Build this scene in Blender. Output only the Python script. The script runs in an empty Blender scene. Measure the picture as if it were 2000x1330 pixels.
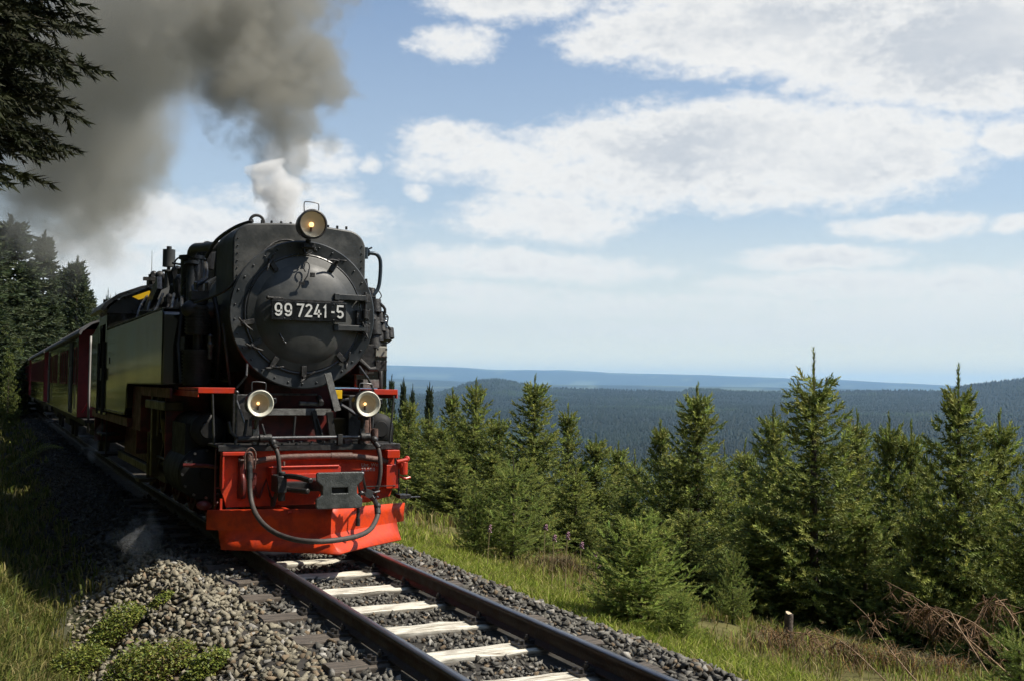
import bpy, bmesh, math, random
import numpy as np
from mathutils import Vector, Matrix, noise as mnoise

R_ = math.radians
random.seed(7)
rng = np.random.default_rng(11)
scene = bpy.context.scene
col = scene.collection

# ------------------------------------------------------------------ camera
F_PX, CX, CY = 2150.0, 1000.0, 665.0          # calibration of the photograph (2000 px wide)
def _dirv(V):
    return np.array([(V[0]-CX)/F_PX, -(V[1]-CY)/F_PX, -1.0])
_y = _dirv((-50, 738)); _y /= np.linalg.norm(_y)
_x = _dirv((5412, 810)); _x -= _x @ _y * _y; _x /= np.linalg.norm(_x)
_z = np.cross(_x, _y)
CAMR = np.stack([_x, _y, _z])
CAMP = np.array([-3.01, 0.0, 1.624])
def ray(px, py):
    return CAMR @ np.array([(px-CX)/F_PX, -(py-CY)/F_PX, -1.0])
def PY(px, py, Y):
    v = ray(px, py); return tuple(CAMP + v*(Y-CAMP[1])/v[1])
def PX(px, py, X):
    v = ray(px, py); return tuple(CAMP + v*(X-CAMP[0])/v[0])
def PD(px, py, D):
    v = ray(px, py); return CAMP + v*D          # D = depth along the optical axis
cam = bpy.data.cameras.new('camera')
cam.lens = F_PX/2000*36.0; cam.sensor_width = 36.0; cam.sensor_fit = 'HORIZONTAL'
cam.clip_start = 0.05; cam.clip_end = 80000
camo = bpy.data.objects.new('camera', cam); col.objects.link(camo)
M = Matrix([list(CAMR[i]) + [CAMP[i]] for i in range(3)] + [[0, 0, 0, 1]])
camo.matrix_world = M
scene.camera = camo

# ------------------------------------------------------------------ node helper
class S:
    """wraps a socket so that node graphs can be written as arithmetic"""
    def __init__(s, nt, v): s.nt, s.v = nt, v
    def _b(s, op, a, b=None, c=None, clamp=False):
        n = s.nt.nodes.new('ShaderNodeMath'); n.operation = op; n.use_clamp = clamp
        for i, q in enumerate((a, b, c)):
            if q is None: continue
            q = q.v if isinstance(q, S) else q
            if isinstance(q, (int, float)): n.inputs[i].default_value = q
            else: s.nt.links.new(q, n.inputs[i])
        return S(s.nt, n.outputs[0])
    def __add__(s, o): return s._b('ADD', s, o)
    __radd__ = __add__
    def __sub__(s, o): return s._b('SUBTRACT', s, o)
    def __rsub__(s, o): return s._b('SUBTRACT', o, s)
    def __mul__(s, o): return s._b('MULTIPLY', s, o)
    __rmul__ = __mul__
    def __truediv__(s, o): return s._b('DIVIDE', s, o)
    def max(s, o): return s._b('MAXIMUM', s, o)
    def min(s, o): return s._b('MINIMUM', s, o)
    def pow(s, o): return s._b('POWER', s, o)
    def sqrt(s): return s._b('SQRT', s)
    def clamp(s): return s._b('ADD', s, 0.0, clamp=True)
    def smooth(s, a, b, lo=0.0, hi=1.0):
        n = s.nt.nodes.new('ShaderNodeMapRange'); n.interpolation_type = 'SMOOTHSTEP'
        s.nt.links.new(s.v, n.inputs[0])
        for i, q in ((1, a), (2, b), (3, lo), (4, hi)): n.inputs[i].default_value = q
        return S(s.nt, n.outputs[0])
def node(nt, t, **kw):
    n = nt.nodes.new(t)
    for k, v in kw.items(): setattr(n, k, v)
    return n
def noise_s(nt, vec, scale, detail=4, rough=0.55, dist=0.0):
    n = node(nt, 'ShaderNodeTexNoise'); n.inputs['Scale'].default_value = scale
    n.inputs['Detail'].default_value = detail; n.inputs['Roughness'].default_value = rough
    n.inputs['Distortion'].default_value = dist
    if vec is not None: nt.links.new(vec, n.inputs['Vector'])
    return n
def comb(nt, x, y, z):
    n = node(nt, 'ShaderNodeCombineXYZ')
    for i, q in enumerate((x, y, z)):
        q = q.v if isinstance(q, S) else q
        if isinstance(q, (int, float)): n.inputs[i].default_value = q
        else: nt.links.new(q, n.inputs[i])
    return n.outputs[0]
def mixc(nt, fac, a, b):
    n = node(nt, 'ShaderNodeMix', data_type='RGBA')
    fac = fac.v if isinstance(fac, S) else fac
    if isinstance(fac, (int, float)): n.inputs[0].default_value = fac
    else: nt.links.new(fac, n.inputs[0])
    for i, q in ((6, a), (7, b)):
        if isinstance(q, (tuple, list)): n.inputs[i].default_value = (*q[:3], 1)
        else: nt.links.new(q, n.inputs[i])
    return n.outputs[2]

# ------------------------------------------------------------------ sun, sky, exposure
SUN_DIR = Vector((0.66, -0.40, 1.0)).normalized()        # towards the sun
sun_el = math.asin(SUN_DIR.z); sun_az = math.atan2(SUN_DIR.x, SUN_DIR.y)
sun = bpy.data.lights.new('sun', 'SUN'); sun.energy = 5.0; sun.angle = R_(0.53); sun.color = (1.0, 0.93, 0.82)
suno = bpy.data.objects.new('sun', sun); col.objects.link(suno)
suno.rotation_euler = SUN_DIR.to_track_quat('Z', 'Y').to_euler(); suno.location = (20, -15, 40)

world = bpy.data.worlds.new('World'); scene.world = world; world.use_nodes = True
nt = world.node_tree; nt.nodes.clear()
sky = node(nt, 'ShaderNodeTexSky', sky_type='NISHITA'); sky.sun_disc = False
sky.sun_elevation = sun_el; sky.sun_rotation = sun_az
sky.altitude = 900; sky.air_density = 1.15; sky.dust_density = 1.6; sky.ozone_density = 2.5
tc = node(nt, 'ShaderNodeTexCoord')
sep = node(nt, 'ShaderNodeSeparateXYZ'); nt.links.new(tc.outputs['Generated'], sep.inputs[0])
dx, dy, dz = (S(nt, sep.outputs[i]) for i in range(3))
az = dx._b('ARCTAN2', dx, dy) * 57.29578
el = dz._b('ARCSINE', dz) * 57.29578
# clouds live in compass direction / elevation; wisps warped by noise
cloudvec = comb(nt, az*0.5, el*1.15, 0.0)
wn = noise_s(nt, cloudvec, 0.28, 5, 0.6)
wsep = node(nt, 'ShaderNodeSeparateColor'); nt.links.new(wn.outputs['Color'], wsep.inputs[0])
wx = (S(nt, wsep.outputs[0]) - 0.5)*3.0; wy = (S(nt, wsep.outputs[1]) - 0.5)*1.5
wa = az + wx; we = el + wy
fb = S(nt, noise_s(nt, cloudvec, 0.55, 9, 0.60, 0.15).outputs[0])
fb2 = S(nt, noise_s(nt, comb(nt, az*0.8, el*1.25, 4.0), 1.7, 7, 0.62, 0.1).outputs[0])
def azel(px, py):
    v = ray(px, py); v = v/np.linalg.norm(v)
    return math.degrees(math.atan2(v[0], v[1])), math.degrees(math.asin(v[2]))
CLOUDS = [  # centre and radii in photo pixels, strength: the clouds seen in the photograph
    (1420, 290, 380, 88, 1.35), (1660, 300, 215, 95, 1.2), (1250, 350, 270, 55, 1.0), (1450, 375, 240, 40, .8), (885, 275, 105, 38, .8), (980, 320, 190, 38, .85), (1150, 350, 130, 40, .7),
    (1060, 425, 185, 46, .95),
    (1500, 55, 330, 85, 1.25), (1930, 80, 330, 125, 1.5), (1760, 120, 250, 55, 1.0), (1920, 190, 130, 35, .9), (1210, 75, 110, 45, .9), (1000, 5, 150, 38, .9), (890, 85, 85, 34, .75), (1280, 10, 130, 30, .7),
    (1790, 438, 128, 24, 1.0), (1975, 272, 62, 34, .9), (1985, 436, 40, 14, .8),
    (1600, 500, 165, 22, 1.0), (1010, 520, 260, 30, .8), (1750, 555, 330, 30, .8), (1150, 600, 400, 24, .6), (1720, 610, 400, 34, .65), (950, 570, 180, 16, .6), (1350, 585, 120, 14, .6), (1500, 650, 450, 16, .45),
    (330, 430, 180, 52, .85), (560, 440, 160, 60, .55), (610, 310, 70, 38, .65), (705, 315, 24, 18, .5), (620, 375, 60, 30, .5), (818, 370, 22, 14, .5), (180, 520, 250, 60, .6),
    (1450, 8, 120, 40, .6), (300, 120, 60, 30, .3)]
field = None
for (px, py, rx, ry, st) in CLOUDS:
    a0, e0 = azel(px, py); ra, re = rx*0.0262, ry*0.0262
    u = (wa - a0)*(1/ra); v = (we - e0)*(1/re)
    q = (1.0 - (u*u + v*v)*0.74)*st
    field = q if field is None else field.max(q)
# elsewhere sparser broken cloud goes on, thinned to lower the ambient light
inv = S(nt, dz._b('MAXIMUM', dz, 0.06).v)
gv = comb(nt, dx/inv, dy/inv, 0.0)
gen = S(nt, noise_s(nt, gv, 0.55, 8, 0.6, 0.4).outputs[0])
genf = (gen - 0.60)*4.5
inview = (az._b('ABSOLUTE', az - 26.0)).smooth(29, 36, 1, 0) * el.smooth(20, 25, 1, 0)
field = field*inview + genf*(1.0 - inview)
dens = field + (fb - 0.5)*1.6 + (fb2 - 0.5)*1.35
mask = dens.smooth(-0.36, 0.80)
thick = dens.smooth(0.45, 1.45)
grey = S(nt, noise_s(nt, comb(nt, az*0.5, el*1.3 + 7.0, 3.0), 0.24, 4, 0.5).outputs[0]).smooth(0.18, 0.82)
body = (thick*(0.10 + grey*1.05) + (fb2 - 0.5)*0.45*thick).clamp()
ccol = mixc(nt, body, (0.71, 0.70, 0.675), (0.46, 0.485, 0.515))
hz = el.smooth(0.0, 15.0, 1, 0).max(el.smooth(0.0, 30.0, 0.44, 0.0))
skys = node(nt, 'ShaderNodeMix', data_type='RGBA', blend_type='MULTIPLY'); skys.inputs[0].default_value = 1
SKY_STRENGTH = 0.078
nt.links.new(sky.outputs[0], skys.inputs[6]); skys.inputs[7].default_value = (1.06, 1.16, 1.24, 1)
hc = (0.665/SKY_STRENGTH, 0.68/SKY_STRENGTH, 0.63/SKY_STRENGTH)
hcl = mixc(nt, el.smooth(0.0, 3.2), (0.98/SKY_STRENGTH, 0.93/SKY_STRENGTH, 0.65/SKY_STRENGTH), hc)
skyb = mixc(nt, hz*0.90, skys.outputs[2], hcl)                          # milky air near the horizon
cc = node(nt, 'ShaderNodeVectorMath', operation='SCALE'); nt.links.new(ccol, cc.inputs[0]); cc.inputs[3].default_value = 1/SKY_STRENGTH
cmask = mask*0.96*el.smooth(0.5, 8.0, 0.15, 1.0)
fin = mixc(nt, cmask, skyb, cc.outputs[0])
bg = node(nt, 'ShaderNodeBackground'); bg.inputs[1].default_value = SKY_STRENGTH
nt.links.new(fin, bg.inputs[0])
wo = node(nt, 'ShaderNodeOutputWorld'); nt.links.new(bg.outputs[0], wo.inputs[0])
world.cycles.sampling_method = 'MANUAL'; world.cycles.sample_map_resolution = 512

vs = scene.view_settings
vs.view_transform = 'Standard'; vs.look = 'None'; vs.exposure = 0.45; vs.gamma = 1.0; vs.use_curve_mapping = False
cy = scene.cycles
cy.max_bounces = 8; cy.diffuse_bounces = 3; cy.glossy_bounces = 3; cy.transmission_bounces = 4; cy.volume_bounces = 3
cy.transparent_max_bounces = 8; cy.volume_step_rate = 1.0; cy.volume_max_steps = 64
cy.use_adaptive_sampling = True; cy.adaptive_threshold = 0.02

# ------------------------------------------------------------------ materials
MATS = {}
def mat(name, c, rough=0.6, metal=0.0, c2=None, scale=6.0, bump=0.0, bscale=30.0, spec=0.5, emit=None, coat=0.0, attr=None, trans=0.0, stretch=None):
    m = bpy.data.materials.new(name); m.use_nodes = True; n = m.node_tree
    b = n.nodes['Principled BSDF']
    b.inputs['Base Color'].default_value = (*c, 1); b.inputs['Roughness'].default_value = rough
    b.inputs['Metallic'].default_value = metal; b.inputs['Specular IOR Level'].default_value = spec
    b.inputs['Coat Weight'].default_value = coat; b.inputs['Coat Roughness'].default_value = 0.08
    t = node(n, 'ShaderNodeTexCoord'); src = t.outputs['Object']
    if stretch:
        mp = node(n, 'ShaderNodeMapping'); mp.inputs['Scale'].default_value = stretch
        n.links.new(src, mp.inputs[0]); src = mp.outputs[0]
    cs = None
    if c2 is not None:
        f = S(n, noise_s(n, src, scale, 6, 0.65).outputs[0]).smooth(0.36, 0.66)
        cs = mixc(n, f, c, c2)
        rr = f*0.18 + (rough - 0.06)
        n.links.new(rr.v, b.inputs['Roughness'])
    if attr:
        a = node(n, 'ShaderNodeAttribute', attribute_name=attr)
        if cs is None: cs = a.outputs['Color']
        else:
            mm = node(n, 'ShaderNodeMix', data_type='RGBA', blend_type='MULTIPLY'); mm.inputs[0].default_value = 1
            n.links.new(cs, mm.inputs[6]); n.links.new(a.outputs['Color'], mm.inputs[7]); cs = mm.outputs[2]
    if cs is not None: n.links.new(cs, b.inputs['Base Color'])
    if bump:
        bn = noise_s(n, src, bscale, 5, 0.6); bp = node(n, 'ShaderNodeBump'); bp.inputs['Strength'].default_value = bump
        bp.inputs['Distance'].default_value = 0.02
        n.links.new(bn.outputs[0], bp.inputs['Height']); n.links.new(bp.outputs[0], b.inputs['Normal'])
    if emit:
        b.inputs['Emission Color'].default_value = (*emit[:3], 1); b.inputs['Emission Strength'].default_value = emit[3]
    if trans:      # thin foliage lets light through
        tr = node(n, 'ShaderNodeBsdfTranslucent'); mx = node(n, 'ShaderNodeMixShader'); mx.inputs[0].default_value = trans
        if cs is not None: n.links.new(cs, tr.inputs[0])
        else: tr.inputs[0].default_value = (*c, 1)
        n.links.new(b.outputs[0], mx.inputs[1]); n.links.new(tr.outputs[0], mx.inputs[2])
        n.links.new(mx.outputs[0], n.nodes['Material Output'].inputs[0])
    MATS[name] = m
    return m

# ------------------------------------------------------------------ object helpers
def tag(o, label=None, cat=None, group=None, kind=None):
    if label: o['label'] = label
    if cat: o['category'] = cat
    if group: o['group'] = group
    if kind: o['kind'] = kind
    return o
def empty(name, loc=(0, 0, 0), rz=0.0, parent=None):
    o = bpy.data.objects.new(name, None); o.location = loc; o.rotation_euler = (0, 0, rz)
    o.empty_display_size = 0.3; col.objects.link(o)
    if parent: o.parent = parent
    return o
def link(name, me, parent=None, loc=None):
    o = bpy.data.objects.new(name, me); col.objects.link(o)
    if parent: o.parent = parent
    if loc is not None: o.location = loc
    return o
def copy_tree(o, parent=None):
    c = o.copy(); col.objects.link(c)
    if parent: c.parent = parent
    for ch in o.children: copy_tree(ch, c)
    return c
def np_mesh(name, V, F, mats=None, smooth=False, color=None):
    """fast mesh from numpy arrays; F is (n,k) all same size or a list of such arrays"""
    me = bpy.data.meshes.new(name)
    Fs = F if isinstance(F, list) else [F]
    V = np.asarray(V, dtype=np.float32)
    me.vertices.add(len(V)); me.vertices.foreach_set('co', V.ravel())
    loops = np.concatenate([f.ravel() for f in Fs]).astype(np.int32)
    tot = np.concatenate([np.full(len(f), f.shape[1]) for f in Fs]).astype(np.int32)
    st = np.concatenate([[0], np.cumsum(tot)[:-1]]).astype(np.int32)
    me.loops.add(len(loops)); me.loops.foreach_set('vertex_index', loops)
    me.polygons.add(len(tot)); me.polygons.foreach_set('loop_start', st)
    me.update(calc_edges=True)
    if smooth: me.polygons.foreach_set('use_smooth', np.ones(len(tot), dtype=bool))
    if color is not None:
        a = me.color_attributes.new('tint', 'FLOAT_COLOR', 'POINT')
        cc = np.ones((len(V), 4), dtype=np.float32); cc[:, :3] = color
        a.data.foreach_set('color', cc.ravel())
    for m in (mats or []): me.materials.append(m)
    return me
class MB:
    """collects simple solids and links them as one mesh"""
    def __init__(s): s.bm = bmesh.new()
    def _xf(s, vs, m):
        for v in vs: v.co = m @ v.co
    def box(s, x0, x1, y0, y1, z0, z1, rot=None):
        c = Vector(((x0+x1)/2, (y0+y1)/2, (z0+z1)/2))
        r = bmesh.ops.create_cube(s.bm, size=1.0)
        m = Matrix.Translation(c) @ (rot.to_4x4() if rot else Matrix()) @ Matrix.Diagonal((abs(x1-x0), abs(y1-y0), abs(z1-z0), 1))
        s._xf(r['verts'], m); return s
    def cyl(s, p0, p1, r0, r1=None, n=24, caps=True):
        p0, p1 = Vector(p0), Vector(p1); r1 = r0 if r1 is None else r1
        d = p1-p0
        r = bmesh.ops.create_cone(s.bm, cap_ends=caps, segments=n, radius1=r0, radius2=r1, depth=d.length)
        s._xf(r['verts'], Matrix.Translation((p0+p1)/2) @ d.to_track_quat('Z', 'Y').to_matrix().to_4x4()); return s
    def sph(s, c, r, sx=1, sy=1, sz=1, n=16):
        q = bmesh.ops.create_uvsphere(s.bm, u_segments=n, v_segments=max(6, n//2), radius=r)
        s._xf(q['verts'], Matrix.Translation(c) @ Matrix.Diagonal((sx, sy, sz, 1))); return s
    def lathe(s, prof, c, axis=(0, -1, 0), n=48, close=False):
        """prof: (radius, distance along axis) ; c: origin"""
        c = Vector(c); q = Vector(axis).to_track_quat('Z', 'Y').to_matrix()
        rings = []
        for (r, h) in prof:
            if r < 1e-5: rings.append([s.bm.verts.new(c + q @ Vector((0, 0, h)))]); continue
            rings.append([s.bm.verts.new(c + q @ Vector((r*math.cos(2*math.pi*k/n), r*math.sin(2*math.pi*k/n), h))) for k in range(n)])
        for a, b in zip(rings, rings[1:] + ([rings[0]] if close else [])):
            for k in range(n):
                k2 = (k+1) % n
                vs = []
                for w in ((a[k % len(a)]), (a[k2 % len(a)]), (b[k2 % len(b)]), (b[k % len(b)])):
                    if w not in vs: vs.append(w)
                if len(vs) > 2:
                    try: s.bm.faces.new(vs)
                    except ValueError: pass
        return s
    def tube(s, pts, r, n=10, caps=True, sub=0):
        pts = [Vector(p) for p in pts]
        if sub:
            out = []
            P = [pts[0]] + pts + [pts[-1]]
            for i in range(1, len(P)-2):
                for k in range(sub):
                    t = k/sub; a, b, c, d = P[i-1], P[i], P[i+1], P[i+2]
                    out.append(0.5*((2*b) + (c-a)*t + (2*a-5*b+4*c-d)*t*t + (3*b-a-3*c+d)*t**3))
            pts = out + [pts[-1]]
        rr = r if isinstance(r, (list, tuple)) else [r]*len(pts)
        if len(rr) != len(pts): rr = [rr[0] + (rr[-1]-rr[0])*i/(len(pts)-1) for i in range(len(pts))]
        up = Vector((0, 0, 1)); rings = []
        for i, p in enumerate(pts):
            d = (pts[min(i+1, len(pts)-1)] - pts[max(i-1, 0)]).normalized()
            if abs(d.dot(up)) > 0.97: up = Vector((1, 0, 0)) if abs(d.x) < .9 else Vector((0, 1, 0))
            a = d.cross(up).normalized(); b = a.cross(d).normalized(); up = b
            rings.append([s.bm.verts.new(p + rr[i]*(a*math.cos(2*math.pi*k/n) + b*math.sin(2*math.pi*k/n))) for k in range(n)])
        for a, b in zip(rings, rings[1:]):
            for k in range(n): s.bm.faces.new((a[k], a[(k+1) % n], b[(k+1) % n], b[k]))
        if caps:
            s.bm.faces.new(rings[0][::-1]); s.bm.faces.new(rings[-1])
        return s
    def prism(s, poly, y0, y1, axis='y'):
        """extrude a 2-D outline (x,z) from y0 to y1; axis x: outline is (y,z), axis z: outline is (x,y)"""
        f = {'y': lambda a, b, t: (a, t, b), 'x': lambda a, b, t: (t, a, b), 'z': lambda a, b, t: (a, b, t)}[axis]
        A = [s.bm.verts.new(f(a, b, y0)) for a, b in poly]; B = [s.bm.verts.new(f(a, b, y1)) for a, b in poly]
        n = len(poly)
        s.bm.faces.new(A); s.bm.faces.new(B[::-1])
        for k in range(n): s.bm.faces.new((A[k], B[k], B[(k+1) % n], A[(k+1) % n]))
        return s
    def strip(s, path, w, depth, y):
        """flat stroke lettering: path of (x,z), front face at y, body goes back by depth"""
        pts = [Vector((p[0], p[1])) for p in path]; L, Rr = [], []
        for i, p in enumerate(pts):
            a = (pts[i]-pts[i-1]).normalized() if i else (pts[1]-pts[0]).normalized()
            b = (pts[i+1]-pts[i]).normalized() if i < len(pts)-1 else a
            t = (a+b).normalized() if (a+b).length > 1e-4 else a
            nn = Vector((-t.y, t.x)); k = w/2/max(0.5, nn.dot(Vector((-a.y, a.x))))
            L.append(p+nn*k); Rr.append(p-nn*k)
        for i in range(len(pts)-1):
            s.prism([(L[i].x, L[i].y), (L[i+1].x, L[i+1].y), (Rr[i+1].x, Rr[i+1].y), (Rr[i].x, Rr[i].y)], y, y+depth)
        return s
    def build(s, name, m, parent=None, bevel=0.0, smooth=False, auto=None, seg=2, solid=0.0):
        bmesh.ops.recalc_face_normals(s.bm, faces=s.bm.faces)
        me = bpy.data.meshes.new(name); s.bm.to_mesh(me); s.bm.free()
        if smooth:
            me.polygons.foreach_set('use_smooth', [True]*len(me.polygons))
            if auto: me.set_sharp_from_angle(angle=R_(auto))
        me.materials.append(m)
        o = link(name, me, parent)
        if solid:
            q = o.modifiers.new('solid', 'SOLIDIFY'); q.thickness = solid; q.offset = 0
        if bevel:
            q = o.modifiers.new('bevel', 'BEVEL'); q.width = bevel; q.segments = seg; q.limit_method = 'ANGLE'; q.angle_limit = R_(40)
        return o

# ================================================================== TERRAIN
def fbm(x, y, s, o=4, seed=0.0):
    v = 0.0; a = 1.0
    for k in range(o):
        v += a*mnoise.noise(Vector((x/s + seed, y/s - seed*1.7, seed))); a *= 0.5; s *= 0.5
    return v
def cxf(Y):
    """track centre line"""
    Y = np.asarray(Y, dtype=float); s = np.clip(Y-17, 0, 5)
    return 0.0135*(s*s/10) + 0.0135*np.maximum(Y-22, 0) + np.clip(Y-58, 0, 12)**2/1500.0 - np.maximum(Y-70, 0)**2/150.0
def head(Y):
    return float((cxf(Y+.5)-cxf(Y-.5)))
LX = [-400, -120, -60, -20, -10, -6, -3.7, -3.1, -2.75, -2.45, -2.15, -1.7, -1.35, -1.2]
LZ = [110, 45, 20, 5, 1.6, .55, .12, -.02, -.30, -.66, -.70, -.45, -.24, -.20]
RX = [1.2, 1.35, 1.75, 2.1, 3.0, 4.2, 5.5, 7.5, 10, 15, 25, 45, 90, 180]
RZ = [-.20, -.23, -.44, -.52, -.66, -.86, -1.15, -1.75, -2.7, -5.0, -10, -22, -40, -62]
def _ridge(lst):
    q = sorted(azel(*p) for p in lst)
    return np.array([a for a, _ in q]), np.array([e for _, e in q])
MIDR = _ridge([(-1500, 640), (0, 700), (400, 760), (760, 772), (850, 766), (880, 758), (915, 746), (940, 740), (965, 738), (990, 741), (1015, 747), (1060, 757), (1200, 760), (1330, 763), (1345, 756), (1400, 757), (1430, 761), (1560, 766), (1700, 763), (1845, 761), (1870, 752), (1930, 745), (2000, 737), (2300, 715), (3500, 780)])
NEARB = _ridge([(-1500, 720), (700, 735), (755, 738), (850, 742), (1000, 748), (1200, 751), (1330, 752), (1500, 755), (1700, 760), (1900, 768), (2300, 770), (3500, 780)])
FARA = _ridge([(-1500, 690), (500, 705), (755, 712), (860, 715), (980, 721), (1060, 722), (1100, 721), (1200, 727), (1330, 730), (1370, 731), (1450, 734), (1560, 738), (1640, 740), (1700, 744), (1850, 751), (2000, 757), (3500, 770)])
def far_z(a, r):
    em = np.tan(np.radians(np.interp(a, *MIDR))); eb = np.tan(np.radians(np.interp(a, *NEARB))); ea = np.tan(np.radians(np.interp(a, *FARA)))
    rr = [150, 500, 1100, 2500, 4500, 6000, 6500, 7200, 9000, 13500, 15000, 16500, 21000, 25000, 27000, 30000]
    zz = [-55, -125, -150, -125, -70, 6000*em-14, 6500*em, 7200*em-60, -110, 13500*eb-70, 15000*eb, 16500*eb-70, -60, 25000*ea-60, 27000*ea, 27000*ea-300]
    return float(np.interp(r, rr, zz))
def tz(X, Y):
    """ground height"""
    dX, dY = X-CAMP[0], Y-CAMP[1]; r = math.hypot(dX, dY)
    x = X - float(cxf(Y)) if Y < 140 else X - float(cxf(140.0))
    if x < 0:
        z = float(np.interp(x, LX, LZ))
        if x < -2.0: z += min(1.0, (-2.0-x)/1.2)*max(0.0, Y-16)*0.022
        n = fbm(X, Y, 3.0, 3, 2.0)*0.10*min(1, max(0, (-1.6-x)/1.0)) + fbm(X, Y, .8, 2, 5.0)*0.05*min(1, max(0, (-1.4-x)/.6))
    else:
        z = float(np.interp(x, RX, RZ))
        n = fbm(X, Y, 3.5, 3, 9.0)*0.16*min(1, max(0, (x-1.8)/2.0)) + fbm(X, Y, .7, 2, 3.0)*0.05*min(1, max(0, (x-1.5)/.6))
    z += n
    if x < -1.15 and Y < 14:      # heap of spare ballast beside the left rail
        z += 0.13*math.exp(-((x+1.45)/.35)**2 - ((Y-10.4)/1.5)**2)
    if r > 110:
        a = math.degrees(math.atan2(dX, dY))
        w = min(1.0, (r-110)/240.0); w = w*w*(3-2*w)
        side = min(1.0, max(0.0, (a+4)/9.0)) if a < 120 else max(0.0, 1-(a-120)/30)
        zl = min(140.0, 20 + 0.28*r) if r < 600 else 140.0
        zf = far_z(a, r)*side + zl*(1-side)
        z = z*(1-w) + zf*w
        if r > 700: z += fbm(X, Y, 900.0, 4, 1.0)*min(30.0, r*0.004)*(1.0 if r < 5200 else 0.35)
    return z
BOX = 31000.0
angs = np.concatenate([np.arange(-3, 56, 0.4), np.arange(56, 357, 3.0)]); nA = len(angs)
rad = [0.35]
while rad[-1] < 30000: rad.append(rad[-1]*(1.028 if rad[-1] < 300 else 1.035) + 0.02)
nR = len(rad)
Vt = np.zeros((nR*nA+1, 3)); Ct = np.zeros((nR*nA+1, 3))
def gcol(X, Y, z):
    dX, dY = X-CAMP[0], Y-CAMP[1]; r = math.hypot(dX, dY)
    x = X - float(cxf(min(Y, 140.0)))
    n1 = fbm(X, Y, 1.3, 3, 4.0); n2 = fbm(X, Y, 6.0, 3, 8.0)
    g = np.array((.110, .130, .030)); b = np.array((.130, .100, .045)); st = np.array((.055, .050, .043)); d = np.array((.030, .034, .012))
    if -1.9 < x < 1.75: return st
    if r < 160:
        if x > 0: w = min(1, max(0, (x-2.4)/.6 + n1*1.2)); c = g*(1-w) + (b*.6 + g*.4)*w
        else:
            w = min(1, max(0, .5 + n1*1.5)); c = g*(1-w) + np.array((.06, .055, .022))*w
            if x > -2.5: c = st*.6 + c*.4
        if x < -1.5 and Y > 13: c = c*.45 + np.array((.022, .024, .011))*.55  # dark earthy ground, with train and smoke shade put into the colour
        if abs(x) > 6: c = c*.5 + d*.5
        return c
    f = np.array((.009, .015, .007))*(1 + .35*n2)
    if r > 9000:
        k = fbm(X, Y, 1500.0, 3, 6.0); f = f*1.3 + (np.array((.09, .10, .045)) if k > .22 else 0)
    return f
i = 0
for r in rad:
    for a in angs:
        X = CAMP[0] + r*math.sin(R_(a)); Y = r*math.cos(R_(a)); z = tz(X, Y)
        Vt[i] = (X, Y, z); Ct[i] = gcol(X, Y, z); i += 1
Vt[i] = (CAMP[0], 0, tz(CAMP[0], 0)); Ct[i] = (.06, .07, .02)
ii = np.arange(nR-1)[:, None]*nA; jj = np.arange(nA)[None, :]; j2 = (jj+1) % nA
Ft = np.stack([ii+jj, ii+j2, ii+nA+j2, ii+nA+jj], -1).reshape(-1, 4)
Fc = np.stack([np.full(nA, nR*nA), (np.arange(nA)+1) % nA, np.arange(nA)], -1)
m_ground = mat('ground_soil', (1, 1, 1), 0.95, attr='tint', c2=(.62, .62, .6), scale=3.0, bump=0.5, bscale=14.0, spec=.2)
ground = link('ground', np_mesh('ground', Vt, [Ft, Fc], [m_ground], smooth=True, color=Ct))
tag(ground, kind='structure')

# ================================================================== TRACK
m_rail = mat('rail_rust', (.030, .022, .019), .55, .35, c2=(.055, .034, .026), scale=9, bump=.25, bscale=60)
m_head = mat('rail_head_polished', (.20, .205, .225), .36, .9, c2=(.13, .12, .125), scale=4, stretch=(30, 1, 1))
m_bolt = mat('fastening_steel', (.045, .042, .040), .5, .6, c2=(.10, .09, .08), scale=40)
track = empty('railway_track', (0, 0, 0))
tag(track, 'single narrow gauge track with pale timber sleepers running under the engine', 'track')
prof = [(-.055, -.140), (.055, -.140), (.055, -.131), (.012, -.118), (.009, -.110), (.009, -.040), (.030, -.032), (.031, -.008), (.024, 0), (-.024, 0), (-.031, -.008), (-.030, -.032), (-.009, -.040), (-.009, -.110), (-.012, -.118), (-.055, -.131)]
ys = [-40, -20, -5, 0, 4, 8, 12] + list(np.arange(16, 140, 2.0))
for sgn in (-1, 1):
    V = []; k = len(prof)
    for Y in ys:
        c = float(cxf(Y)); h = head(Y)
        for (px_, pz) in prof: V.append((c + sgn*.53 + px_, Y - h*(sgn*.53+px_), pz))
    Q = [[s*k+a, s*k+(a+1) % k, (s+1)*k+(a+1) % k, (s+1)*k+a] for s in range(len(ys)-1) for a in range(k)]
    me = np_mesh('rail', np.array(V), np.array(Q), [m_rail, m_head])
    mi = np.zeros(len(Q), dtype=np.int32)
    for s in range(len(ys)-1):
        for a in (7, 8, 9): mi[s*k+a] = 1
    me.polygons.foreach_set('material_index', mi)
    link('rail', me, track)
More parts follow.
